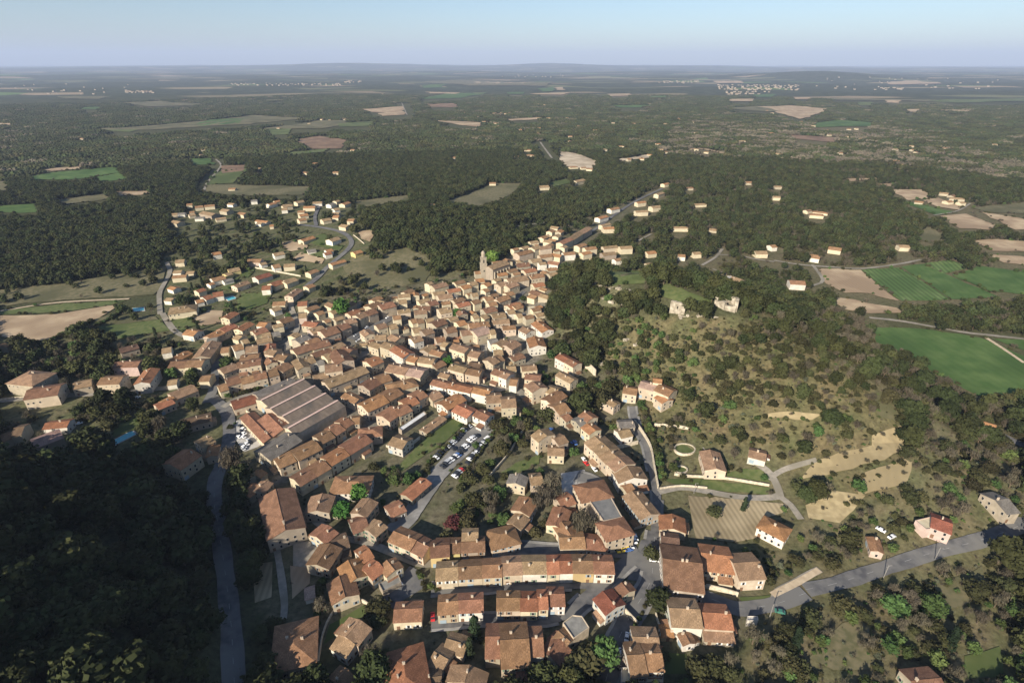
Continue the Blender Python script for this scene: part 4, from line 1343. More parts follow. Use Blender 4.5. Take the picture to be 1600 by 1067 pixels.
occ_rect(base[:2], tax, 7, 7); occ_rect((nav[0]+nav[1])/2, nav[1]-nav[0], np.linalg.norm(nav[1]-nav[0]), 14, 5)
# warehouse: four bays side by side
R4 = up('F', [(465,345),(830,170),(545,415),(925,225),(655,485),(1010,285),(690,580),(1110,345)], 10.0)[:, :2].reshape(4,2,2)
c0 = R4.mean((0,1)); wh = empty('warehouse', (*c0, hz(*c0))); tag(wh, 'large grey-brown warehouse with four parallel roof bays and pink ridges', 'warehouse')
dirw = (R4[:,1]-R4[:,0]).mean(0); dirw /= np.linalg.norm(dirw); per = np.array([-dirw[1], dirw[0]]); off4 = [(r.mean(0)-c0)@per for r in R4]; sp = abs(np.diff(off4)).mean()
M_WROOF = mat('weathered_fibre_cement', (.135,.105,.082), (.20,.158,.122), scale=1.0, coord='uv', stretch=(.5,.15,1), detail=6, bump=.3, c3=(.11,.095,.08), scale3=.09)
M_PINK = mat('ridge_tiles_pink', (.52,.36,.30), (.62,.45,.38), scale=.8)
for k, r in enumerate(R4):
    a = (r[0]-c0); e = (r[1]-c0); m_ = (a+e)/2; ln2 = np.linalg.norm(e-a); pc = per*(off4[0]-np.sign(off4[0]-off4[-1])*sp*k)
    a = pc+dirw*((a-pc)@dirw); e = pc+dirw*((e-pc)@dirw)
    wl_, ro_ = gable(wh, a, e, sp-.06, 7.6, M_WROOF, wall_mat('c'), slope=.30, over=.0)
    mb = MB(); mid = (a+e)/2; mb.box((*mid, 7.6+sp/2*.30+.14), float(np.linalg.norm(e-a))-.4, 1.5, .22, dirw); link('ridge', mb.mesh('ridge', [M_PINK]), ro_)
    for sgn in (0, 1):
        g = a if sgn == 0 else e; mb = MB(); mb.box((*(g+dirw*(-.06 if sgn == 0 else .06)), 0), 3.2, .12, 3.4, per); link('door', mb.mesh('door', [M_SHUT[0]]), wh)
occ_rect(c0, dirw, 75, 70, 0)
# town hall: two hipped wings joined by a flat grey hall
def polybuilding(root, P, h, wallm, topm, z0=-3, parapet=.5, names=('wall','roof')):
    P = np.array(P); n = len(P); c = P.mean(0); mb = MB()
    if sum(P[i][0]*P[(i+1)%n][1]-P[(i+1)%n][0]*P[i][1] for i in range(n)) < 0: P = P[::-1]
    I = c+(P-c)*.94; hh = h+parapet
    for i in range(n):
        a, b_ = P[i], P[(i+1)%n]; ai, bi = I[i], I[(i+1)%n]
        mb.add([(*a,z0),(*b_,z0),(*b_,hh),(*a,hh),(*ai,hh),(*bi,hh),(*ai,h),(*bi,h)], [(0,1,2,3),(3,2,5,4),(4,5,7,6)])
    link(names[0], mb.mesh(names[0], [wallm]), root); mb = MB()
    mb.add([(*p, h+.02) for p in I], [tuple(range(n))], 0, [[tuple(p) for p in I]]); link(names[1], mb.mesh(names[1], [topm]), root)
def subhouse(root, tile, q, w, h, r, wl, hip=True, tagwin=True):
    P = up(tile, [q[:2], q[2:]], h+w/2*TANP)[:, :2]; o = np.array(root.location)
    hs = dict(a=P[0], e=P[1], c=P.mean(0), L=float(np.linalg.norm(P[1]-P[0]))+(w*.75 if hip else 0), w=w, h=h, hip=hip, d=280)
    hs['ax'] = (P[1]-P[0])/np.linalg.norm(P[1]-P[0]); wb, rb, pz = house_geo(hs)
    ang = math.atan2(*hs['ax'][::-1]); occ_rect(hs['c'], hs['ax'], hs['L'], w)
    for nm, mb_, m_ in (('wing', wb, wall_mat(wl)), ('roof', rb, roof_mat(r))):
        ob = link(nm, mb_.mesh(nm, [m_]), root); ob.location = (hs['c'][0]-o[0], hs['c'][1]-o[1], hz(*hs['c'])-o[2]); ob.rotation_euler[2] = ang
        if nm == 'wing' and tagwin:
            for (nx_, ny_, ln2, dist) in ((0,-1,hs['L'],w/2),(-1,0,w,hs['L']/2),(1,0,w,hs['L']/2),(0,1,hs['L'],w/2)):
                nw = hs['ax']*nx_+np.array([-hs['ax'][1], hs['ax'][0]])*ny_
                if nw @ -hs['c'] < 0: continue
                nc = int(ln2/3.0)
                for f in range(int(h/2.8)):
                    for k in range(nc):
                        t = (k+.5)/nc*ln2-ln2/2; q_ = link('window', WIN[0], ob); q_.location = (nx_*(dist+.03)-ny_*t, ny_*(dist+.03)+nx_*t, f*2.9+.9); q_.rotation_euler[2] = math.atan2(ny_, nx_)+math.pi/2
p0 = up('K', [(870,200)])[0]; th_ = empty('town_hall', p0); tag(th_, 'long cream civic building with hipped tiled wings and flat grey hall by junction', 'town hall')
subhouse(th_, 'K', (772,78,838,66), 13, 9, 'k', 'c'); subhouse(th_, 'K', (890,272,945,258), 11.5, 9, 'k', 'c')
P = up('K', [(772,120),(880,92),(955,225),(858,245)], 8.6)[:, :2]; polybuilding(th_, P-np.array(p0)[:2], 8.6, wall_mat('c'), mat('zinc_roof', (.13,.13,.125), (.19,.185,.175), scale=.3)); occ_rect(P.mean(0), P[1]-P[0], 16, 26)
M_FLAT = mat('flat_roof_felt', (.17,.165,.15), (.25,.24,.215), scale=.4, detail=6); M_TERR = mat('terrace_tiles', (.46,.40,.28), (.56,.5,.36), scale=.5); M_SHEET = mat('pale_sheet_roof', (.5,.5,.49), (.62,.62,.6), scale=.4)
for nm, lb, tile, pts, h, wm, tm in (
  ('flat_roofed_house', 'six-sided building with flat dark grey roof beside the curved street', 'K', [(650,762),(700,722),(748,727),(785,785),(705,842)], 5.5, 'c', M_FLAT),
  ('terrace_building', 'white stepped terraces below the bottom right houses beside main road', 'L', [(100,990),(215,985),(215,1062),(100,1066)], 4.0, 'w', M_TERR),
  ('terrace_building', 'low white flat terrace right of the stepped white terraces', 'L', [(220,985),(308,985),(314,1064),(220,1064)], 3.0, 'w', M_TERR),
  ('garage_block', 'grey flat-roofed garage in front of the u-shaped orange house', 'J', [(690,562),(790,512),(806,552),(712,602)], 3.0, 's', M_FLAT),
  ('shed', 'long pale sheet-roofed shed beside the yard west of car park', 'G', [(120,585),(335,442),(355,466),(148,606)], 3.0, 's', M_SHEET),
  ('terrace_building', 'flat tan terrace attached to the red-roofed eastern villa', 'M', [(750,240),(828,214),(882,280),(802,292)], 4.5, 'p', M_TERR),
  ('outbuilding', 'pale flat-roofed wing of the stone farmhouse behind the ruin', 'P1', [(625,338),(692,345),(690,402),(620,402)], 4.0, 's', M_CONC),
  ('terrace', 'broad tan retaining terrace under the castle hill pines', 'N4', [(300,542),(400,520),(480,590),(425,660),(290,652)], 3.0, 's', M_TERR),
  ('transformer_hut', 'small white roadside hut with flat pale roof', 'L', [(742,728),(795,728),(798,748),(742,750)], 3.2, 'w', M_CONC)):
    P = up(tile, pts, h)[:, :2]; c = P.mean(0); r = empty(nm, (*c, hz(*c))); tag(r, lb, nm.replace('_', ' ').split()[-1] if nm != 'flat_roofed_house' else 'house'); polybuilding(r, P-c, h, wall_mat(wm), tm); occ_rect(c, P[1]-P[0], *(np.ptp(P, axis=0)), 1)
# castle ruins
def ruin_wall(root, a, e, h, t=1.6, hole=None, seed=1, low=.6):
    rr = random.Random(seed); a = np.array(a, float); e = np.array(e, float); L_ = np.linalg.norm(e-a); n = max(4, int(L_/1.0)); ax = (e-a)/L_; mb = MB(); hp = h
    for k in range(n):
        hp = min(h, max(h*low, hp+rr.uniform(-.9,.9)*(1.2-low))); c = a+ax*(k+.5)*L_/n; j = rr.uniform(-.12,.12)
        if hole and hole[0] < (k+.5)/n < hole[1]:
            mb.box((*c,-2), L_/n, t+j, 2+hole[2], ax); mb.box((*c,hole[3]), L_/n, t+j, hp-hole[3], ax)
        else: mb.box((*c,-2), L_/n, t+j, hp+2, ax)
    link('wall', mb.mesh('wall', [M_ROCK]), root)
q = up('P1', [(45,715),(200,735)]); r = empty('castle_ruin', q[0]); tag(r, 'tall pale ruined castle wall with square opening on hilltop', 'ruin')
ruin_wall(r, (0,0), (q[1]-q[0])[:2], 9.5, 2.0, (.45,.57,4.0,6.2), 1, .88); occ_rect(q.mean(0)[:2]-[0,5], (1,0), 17, 18, 0)
q = up('P1', [(520,640),(560,590),(735,660),(725,715),(615,690)]); r = empty('castle_ruin', q[0]); tag(r, 'broken hollow castle keep of pale stone right of the single wall', 'ruin')
for k, (i, j, h) in enumerate(((0,1,6),(1,2,7),(2,3,7),(3,4,3.5),(4,0,5))): ruin_wall(r, (q[i]-q[0])[:2], (q[j]-q[0])[:2], h, 2.2, seed=k+3)
occ_rect(q.mean(0)[:2]-[0,4], (1,0), 20, 18, 0)
# limestone outcrops on the castle hill
rk = 0
for tile, pts in (('C', [(600,330),(622,352),(585,378),(640,385),(690,398),(745,402),(800,412),(838,425),(660,458),(705,484),(765,488),(830,497),(890,502),(940,525),(1000,532),(980,345),(1012,352),(560,680),(640,790),(800,715),(845,742),(600,860),(655,862),(615,310)]), ('P1', [(180,768),(262,758),(345,760),(395,742),(500,770)])):
    for p in up(tile, pts):
        rr = random.Random(rk); rk += 1; bm = bmesh.new(); S_ = rr.uniform(.7,1.25)
        for q in range(rr.randrange(3,6)):              # a few angular blocks bedded in the slope
            m0 = len(bm.verts); bmesh.ops.create_cube(bm, size=1); bm.verts.ensure_lookup_table()
            c = Vector((rr.uniform(-3,3), rr.uniform(-1.2,1.2), rr.uniform(-.5,.5))); sx, sy, sz = rr.uniform(1.6,4), rr.uniform(1.2,2.4), rr.uniform(1.0,2.4); a = rr.uniform(-.6,.6)
            for v in bm.verts[m0:]:
                p_ = Vector((v.co.x*sx*rr.uniform(.6,1.15), v.co.y*sy*rr.uniform(.6,1.15), v.co.z*sz*rr.uniform(.6,1.2))); v.co = Matrix.Rotation(a,3,'Z') @ (p_+c)*S_
        bmesh.ops.subdivide_edges(bm, edges=bm.edges[:], cuts=2, use_grid_fill=True)
        for v in bm.verts: v.co += Vector((rr.uniform(-.22,.22), rr.uniform(-.22,.22), rr.uniform(-.18,.18)))
        me = bpy.data.meshes.new('rock'); bm.to_mesh(me); bm.free(); o = link('rock', me, None, [M_ROCK]); o.location = p; o.rotation_euler[2] = rr.uniform(-.4,.4)
        tag(o, 'pale limestone outcrop on the side of castle hill', 'rock', 'limestone outcrops on the castle hill'); occ_rect(p[:2], (1,0), 6, 3, 0)
# ---------------------------------------------------------------- walls, pools, poles
WL = ['behind the lane up the castle hill','in front of the hillside villa','at the villa gate beside the lane','closing the barn courtyard','along the main road beside the barns','in front of the big barn','beside the garden terrace right of the main road','winding beside the lower west gardens','running through the gardens east of the car park','across the small plot east of the car park','at the upper end of the car park','behind the yard west of the car park','above the small car court under the hill','on the slope above the oval pond','around the lawn below the orange houses','along the western street','at the warehouse gate','beside the warehouse yard','inside the warehouse yard','beside the tan-roofed house near the warehouse','by the dark garden trees under the castle','beside the narrow house under the castle','on the top plot of the western estate','across the middle of the western estate','by the white gable west of the shaded street','below the main road at bottom','beside the curved estate road','by the upper street gardens','as a tall retaining wall at the hill foot']
for k, ln_ in enumerate(WALLS.strip().splitlines()):
    t = ln_.split(); h = float(t[0]); P = worldpoly(t[1], list(map(float, t[2:]))); C = spline(P, 4.0); mb = MB()
    for a, e in zip(C, C[1:]):
        m_ = (a+e)/2; mb.box((*m_, hz(*m_)-1), float(np.hypot(*(e-a)))+.15, .5, h+1, e-a)
    r = tag(link('garden_wall', mb.mesh('garden_wall', [M_STONE])), 'pale stone wall ' + WL[k], 'wall', 'stone walls')
    for c in C: occ_rect(c, (1,0), .5, .5, .6)
for tile, c, rx, ry, h, lb in (('H', (880,662), 75, 42, 1.1, 'large oval stone-rimmed pond above the hillside villa garden'), ('H', (853,812), 45, 26, 1.1, 'small oval stone-rimmed basin below the large oval pond')):
    pts = [(c[0]+rx*math.cos(a), c[1]+ry*math.sin(a)) for a in np.linspace(0, 6.283, 25)[:-1]]; P = up(tile, pts)[:, :2]; cc = P.mean(0); z = hz(*cc); r = empty('garden_pond', (*cc, z)); tag(r, lb, 'pond'); mb = MB()
    for i in range(24): a, e = P[i]-cc, P[(i+1)%24]-cc; m_ = (a+e)/2; mb.box((*m_,-1), float(np.hypot(*(e-a)))+.1, .7, 1+h, e-a)
    link('rim', mb.mesh('rim', [M_STONE]), r); mb = MB(); mb.add([(*(p-cc)*.97, .35) for p in P] if False else [(p[0]-cc[0], p[1]-cc[1], .45) for p in P], [tuple(range(24))]); link('planting', mb.mesh('planting', [field_mat('grass', 0)]), r); occ_rect(cc, (1,0), np.ptp(P[:,0]), np.ptp(P[:,1]), 0)
for tile, pts, lb in (('E', [(690,355),(815,290),(840,312),(712,377)], 'long turquoise swimming pool among shaded western gardens'), ('A', [(822,522),(888,516),(892,536),(826,542)], 'blue swimming pool below the lone white house by the tan field'), ('N7', [(690,655),(790,632),(835,658),(740,688)], 'grey-green swimming pool beside the red-roofed estate villa')):
    P = up(tile, pts)[:, :2]; c = P.mean(0); z = max(hz(*p) for p in P)+.35; r = empty('swimming_pool', (*c, z)); tag(r, lb, 'swimming pool')
    O = (P-c)*1.16; mb = MB(); mb.add([(*p, .0) for p in O]+[(*(p-c), .0) for p in P]+[(*p, -1.5) for p in O], [(0,1,5,4),(1,2,6,5),(2,3,7,6),(3,0,4,7),(0,8,9,1),(1,9,10,2),(2,10,11,3),(3,11,8,0)]); link('coping', mb.mesh('coping', [M_CONC]), r)
    mb = MB(); mb.add([(*(p-c), -.08) for p in P], [(0,1,2,3)]); link('water', mb.mesh('water', [M_WATER]), r); occ_rect(c, P[1]-P[0], np.linalg.norm(P[1]-P[0]), np.linalg.norm(P[2]-P[1]), 4)
M_POLE = mat('pole_concrete', (.24,.225,.205))
for tile, p, hh, lb in (('P3', (512,520), 8, 'concrete street lamp pole beside the small white hut'), ('M', (588,530), 8, 'thin utility pole at the east road, before its straight stretch'), ('M', (848,440), 8, 'thin utility pole farther along the east road'), ('L', (470,100), 7, 'thin pole beside the villa drive'), ('K', (315,770), 7, 'street lamp pole between the bottom terrace blocks')):
    b_ = up(tile, [p])[0]; r = empty('utility_pole', b_); tag(r, lb, 'pole'); mb = MB(); mb.box((0,0,-.5), .22, .22, hh+.5); link('post', mb.mesh('post', [M_POLE]), r); mb = MB(); mb.box((.5,0,hh-.15), 1.3, .1, .1); mb.box((1.2,0,hh-.22), .5, .3, .12); link('arm', mb.mesh('arm', [M_POLE]), r)
# ---------------------------------------------------------------- cars
PAINT = dict(w=((.78,.78,.77),'white'), d=((.03,.032,.036),'dark'), s=((.42,.43,.44),'silver'), b=((.06,.13,.33),'blue'), r=((.50,.03,.03),'red'), y=((.72,.52,.04),'yellow'), g=((.05,.16,.12),'green'))
M_TYRE = mat('tyre', (.02,.02,.02))
def car_mesh(c):
    prof = [(-2.1,.35),(-2.15,.75),(-1.95,.95),(-1.35,1.0),(-.75,1.42),(.75,1.46),(1.45,1.02),(2.0,.92),(2.15,.7),(2.1,.35)]; mb = MB(); n = len(prof)
    for s in (-1, 1): mb.add([(x, s*(.86 if z < 1.05 else .68), z) for x, z in prof], [tuple(range(n)) if s < 0 else tuple(range(n))[::-1]])
    for i in range(n-1):
        (x0,z0_),(x1,z1_) = prof[i], prof[i+1]; y0, y1 = (.86 if z0_ < 1.05 else .68), (.86 if z1_ < 1.05 else .68)
        mb.add([(x0,-y0,z0_),(x0,y0,z0_),(x1,y1,z1_),(x1,-y1,z1_)], [(0,1,2,3)], 1 if i in (3,5) else 0)
    for s in (-1, 1): mb.add([(-1.15,s*.80,1.06),(1.2,s*.80,1.06),(.7,s*.72,1.38),(-.7,s*.72,1.38)], [(0,1,2,3) if s < 0 else (3,2,1,0)], 1)
    for x in (-1.3, 1.3):
        for s in (-1, 1):
            vs = [(x+.33*math.cos(a), s*yy, .33+.33*math.sin(a)) for yy in (.70,.90) for a in np.linspace(0,6.283,9)[:-1]]
            mb.add(vs, [(k,(k+1)%8,8+(k+1)%8,8+k) for k in range(8)]+[tuple(range(8)), tuple(range(8,16))], 2)
    return mb.mesh('car', [mat('car_paint_'+PAINT[c][1], PAINT[c][0], rough=.3, spec=.5), M_GLASS, M_TYRE])
CM = {c: car_mesh(c) for c in PAINT}
CPH = dict(G='car park', K='terrace street', L='junction', J='lower west streets', F='warehouse forecourt', N1='church', N5='market square', P3='white hut', M='eastern ruin', H='high street', E='western street')
cnt = {}; carl = []
for ln_ in CARS.strip().splitlines():
    t = ln_.split(); d_ = (float(t[1]), float(t[2]))
    for i in range(3, len(t), 3):
        x, y = float(t[i]), float(t[i+1]); p = up(t[0], [(x, y), (x+d_[0], y+d_[1])]); carl.append((t[0], x, p, t[i+2]))
carl.sort(key=lambda c: (c[0], c[1])); tot = {}
for tl, x, p, c in carl: tot[(tl, c)] = tot.get((tl, c), 0)+1
for tl, x, p, c in carl:
    o = link('car', CM[c]); v = p[1]-p[0]; o.rotation_euler[2] = math.atan2(v[1], v[0])+rng.normal(0,.05); o.location = (p[0][0], p[0][1], hz(*p[0][:2])+.36)
    k = cnt[(tl, c)] = cnt.get((tl, c), 0)+1
    tag(o, ('%s %s car from left parked by the %s' % (ORD[k-1], PAINT[c][1], CPH[tl])) if tot[(tl, c)] > 1 else 'only %s car parked by the %s' % (PAINT[c][1], CPH[tl]), 'car', 'cars parked by the ' + CPH[tl]); occ_rect(p[0][:2], v[:2], 4, 2, .8)
# ---------------------------------------------------------------- trees: prototypes
def crown(kind, seed, leaves, lumps, dense=True, sub=1):
    """leaf-sized faces on a cluster of lumps; unit crown about 1 high, 1 wide, base at z = 0"""
    r = np.random.default_rng(seed); mb = MB(); C = []
    for k in range(lumps):
        if kind == 'cypress': z = (k+.5)/lumps; p = np.array([r.normal(0,.02), r.normal(0,.02), z*.95+.03]); rad = .13*(1.1-z)**.6+.02
        elif kind == 'shrub': a = r.uniform(0,6.283); q = r.uniform(0,.33); p = np.array([q*math.cos(a), q*math.sin(a), r.uniform(.2,.55)]); rad = r.uniform(.2,.3)
        elif kind == 'bare': a = r.uniform(0,6.283); q = r.uniform(0,.34); p = np.array([q*math.cos(a), q*math.sin(a), r.uniform(.42,.82)]); rad = r.uniform(.16,.26)
        else:
            a = k*2.4+r.uniform(-.5,.5); z = .30+.58*(k+.5)/lumps; q = .34*math.sqrt(max(0, 1-((z-.45)/.52)**2))*r.uniform(.45,1.05); p = np.array([q*math.cos(a), q*math.sin(a), z]); rad = r.uniform(.15,.25)*(1.15-.45*abs(z-.5))
        C.append((p, rad))
    if dense:
        for p, rad in C:
            bm = bmesh.new(); bmesh.ops.create_icosphere(bm, subdivisions=sub, radius=1)
            V = [(p + np.array(v.co)*rad*(.62+.26*r.random())*(1,1,.9)) for v in bm.verts]; Fc = [tuple(v.index for v in f.verts) for f in bm.faces]; bm.free(); mb.add(V, Fc)
    per_ = leaves//lumps
    for p, rad in C:
        for _ in range(per_):
            n_ = r.normal(0,1,3); n_ /= np.linalg.norm(n_)
            if n_[2] < -.5: n_[2] *= -1
            c = p+n_*rad*(r.uniform(.70,1.30) if dense else r.uniform(.1,1.15)); m_ = n_+r.normal(0,.55,3); m_ /= np.linalg.norm(m_)
            t = np.cross(m_, (0,0,1.0) if abs(m_[2]) < .9 else (1.0,0,0)); t /= np.linalg.norm(t); b_ = np.cross(m_, t)
            if kind == 'bare': s1, s2 = r.uniform(.006,.012), r.uniform(.05,.10)
            elif kind == 'cypress': s1, s2 = r.uniform(.02,.035), r.uniform(.03,.06)
            else: s1 = s2 = r.uniform(.028,.062)
            mb.add([c-t*s1-b_*s2*.7, c+t*s1-b_*s2, c+t*s1*.8+b_*s2, c-t*s1+b_*s2*.8], [(0,1,2,3)])
    return mb
def trunk(kind, seed):
    r = np.random.default_rng(seed); mb = MB(); top = .62 if kind != 'shrub' else .3
    def tube(a, e, r0, r1, n=5):
        a, e = np.array(a, float), np.array(e, float); d_ = (e-a)/np.linalg.norm(e-a); t = np.cross(d_, (1,0,.01)); t /= np.linalg.norm(t); b_ = np.cross(d_, t)
        vs = [tuple(c+(t*math.cos(k*6.283/n)+b_*math.sin(k*6.283/n))*q) for c, q in ((a, r0), (e, r1)) for k in range(n)]
        mb.add(vs, [(k,(k+1)%n,n+(k+1)%n,n+k) for k in range(n)])
    if kind == 'cypress': tube((0,0,-.06),(0,0,.5),.02,.01); return mb
    tube((0,0,-.12),(.01,.01,top*.6),.03,.022)
    for k in range(5 if kind != 'bare' else 9):
        a = k*2.4+r.uniform(-.4,.4); q = r.uniform(.15,.32); tube((.01,.01,top*r.uniform(.4,.62)), (q*math.cos(a), q*math.sin(a), r.uniform(.5,.85)), .017, .006, 4)
    return mb
# kinds: foliage, near leaves, lumps, dense inner mass
KINDS = dict(pine=(F_PINE,'pine',900,13), oak=(F_OAK,'shrub',760,10), green=(F_GREEN,'pine',760,10), bare=(F_BARE,'bare',1150,9), olive=(F_OLIVE,'shrub',420,8), lime=(F_LIME,'pine',700,11), plum=(F_RED,'pine',520,8), cypress=(F_CYP,'cypress',420,8))
NEAR = {}
for k, (m, g, lv, lu) in KINDS.items():
    NEAR[k] = []
    for s in range(3):
        sd = sum(map(ord, k))+s*17
        NEAR[k].append((crown(g, sd, lv, lu, g != 'bare').mesh(k+'_crown', [m]), trunk(g, sd).mesh(k+'_trunk', [M_TRUNK])))
protos = bpy.data.collections.new('tree_prototypes'); PI = {}
def proto(key, me):
    o = bpy.data.objects.new('p%03d' % len(PI), me); protos.objects.link(o); PI[key] = len(PI)
for k, (m, g, lv, lu) in KINDS.items():
    for s in range(2):
        sd = sum(map(ord, k))+s*29+5
        for lod, f in (('mid', .55), ('low', .22)):
            cb = crown(g, sd, int(lv*f), lu if lod == 'mid' else max(5, lu-3), g != 'bare'); tb = trunk(g, sd); nb = len(cb.f); cb.add(tb.v, tb.f, 1); proto((k, lod, s), cb.mesh('tree_'+k, [m, M_TRUNK]))
for k, m in (('pine', F_PINE), ('oak', F_OAK), ('bare', F_BARE)):
    for s in range(3):                               # a stand of some twenty crowns for the far woods
        r = np.random.default_rng(90+s); mb = MB()
        for q in range(20):
            a, d_ = r.uniform(0,6.283), math.sqrt(r.random())*17; c = np.array([d_*math.cos(a), d_*math.sin(a), r.uniform(3,5.5)]); R_ = r.uniform(2.6,4.6)
            bm = bmesh.new(); bmesh.ops.create_icosphere(bm, subdivisions=1, radius=1)
            V = [c+np.array(v.co)*R_*r.uniform(.75,1.2)*(1,1,.95) for v in bm.verts]; Fc = [tuple(v.index for v in f.verts) for f in bm.faces]; bm.free(); mb.add(V, Fc)
        proto((k, 'stand', s), mb.mesh('stand_'+k, [m]))
# ---------------------------------------------------------------- trees: where they stand
trees = []                                           # x, y, kind, height, width, zone
def inz(z, x, y): return inside(ZONE[z], x, y)
def cand(x0, x1, y0, y1, s, jit=.48):
    gx, gy = np.meshgrid(np.arange(x0, x1, s), np.arange(y0, y1, s), indexing='ij'); x = gx.ravel()+rng.uniform(-jit, jit, gx.size)*s; y = gy.ravel()+rng.uniform(-jit, jit, gx.size)*s
    z = height(x, y); f = y*CP-(z-CAM_H)*SP; px = 800+FPX*x/np.maximum(f,1); py = 533.5+FPX*(-y*SP-(z-CAM_H)*CP)/np.maximum(f,1)
    k = (f > 10) & (px > -120) & (px < 1720) & (py < 1190); return x[k], y[k]
def openland(x, y):
    """open ground at the tree's foot or in the strip of ground its crown would hide"""
    r = np.hypot(x, y); k = np.where(r > 1500, .095, np.where(r > 560, .05, np.where((x < -80) & (y < 300), .07, np.where(r > 340, .024, np.where(x > 130, .04, .032)))))
    m = np.zeros(x.shape, bool); fr = r > 1500
    if fr.any():
        for ox_, oy_ in ((16,0),(-16,0),(0,20)): m[fr] |= openat(x[fr]+ox_, y[fr]+oy_)
    return m | openat(x, y) | openat(x*(1+k*.5), y*(1+k*.5)) | openat(x*(1+k), y*(1+k))
def openat(x, y):
    m = occupied(x, y)
    for P in FPOLY:
        if P is not None:
            bb = (x > P[:,0].min())&(x < P[:,0].max())&(y > P[:,1].min())&(y < P[:,1].max())
            if bb.any(): q = np.zeros(x.shape, bool); q[bb] = inside(P, x[bb], y[bb]); m |= q
    return m
def pick(rv, table):
    acc = 0
    for k, p in table:
        acc += p
        if rv < acc: return k
    return None
x, y = cand(-560, 560, 60, 560, 4.6); keep = ~openland(x, y); x, y = x[keep], y[keep]
dry = np.zeros(x.shape, bool)
for P in DRYPOLY: dry |= inside(P, x, y) | inside(P, x*1.03, y*1.03)
zn = np.full(x.shape, 'wood', object)
for z in ('rightfar','eastflank','valley','lowright','gardens','southslope','greenslope','oakwood','westslope','churchhill','west','estate','village','shade'): zn[inz(z, x, y)] = z
for P in GROVES: zn[inside(P, x, y)] = 'grove'
n1_ = fbm(x, y, 46, 3); n2_ = fbm(x, y, 24, 8); rv = rng.random(x.size)
TAB = dict(wood=[('pine',.60),('oak',.20),('bare',.05)], rightfar=[('oak',.35),('pine',.20),('bare',.22),('olive',.08)], eastflank=[('bare',.36),('oak',.30),('pine',.14)],
 valley=[('oak',.24),('bare',.22),('green',.12),('olive',.06)], lowright=[('bare',.19),('oak',.30),('green',.20),('olive',.08)], gardens=[('green',.05),('olive',.05),('oak',.045),('bare',.05),('cypress',.008)],
 southslope=[('oak',.27),('bare',.18),('olive',.18),('green',.14),('pine',.03)], westslope=[('pine',.45),('oak',.30),('green',.06),('bare',.05)], churchhill=[('oak',.11),('pine',.06),('bare',.05)],
 west=[('oak',.14),('green',.10),('bare',.14),('pine',.10),('cypress',.01)], estate=[('oak',.15),('green',.12),('olive',.06),('bare',.08),('cypress',.02)], village=[('green',.09),('oak',.12),('bare',.08),('olive',.04),('cypress',.01)], grove=[('oak',.24),('green',.15),('bare',.14)],
 shade=[('pine',.36),('oak',.10)], greenslope=[('oak',.30),('green',.22),('pine',.10),('bare',.10),('olive',.10)], oakwood=[('oak',.38),('bare',.24),('pine',.16),('olive',.05)])
HT = dict(pine=(7.5,12.5), oak=(4,8), green=(3.5,7.5), bare=(4.5,9), olive=(2.2,4), cypress=(7,12))
for i in range(x.size):
    z = zn[i]; f = 1.0
    if z in ('southslope','lowright','valley','gardens','churchhill','west'): f = .45+1.4*max(0, n1_[i]-.15)
    if dry[i]: f *= .16
    if z in ('wood','rightfar') and n2_[i] > .86: f *= .35
    k = pick(rv[i]/max(f, .01), TAB[z])
    if not k: continue
    lo, hi = HT[k]; h = rng.uniform(lo, hi)
    if z in ('village','estate','gardens') and k != 'cypress': h *= rng.uniform(.45, .9)
    if z in ('southslope','greenslope','oakwood'): h *= rng.uniform(.5, .95)
    if z in ('lowright','valley'): h *= rng.uniform(.5, 1.1)
    if z == 'shade': h *= rng.uniform(.8, 1.55)
    wd = h*(1 if k == 'cypress' else rng.uniform(.85,1.2) if k in ('pine','bare') else rng.uniform(1.05,1.5))
    trees.append((x[i], y[i], k, h, wd, z))
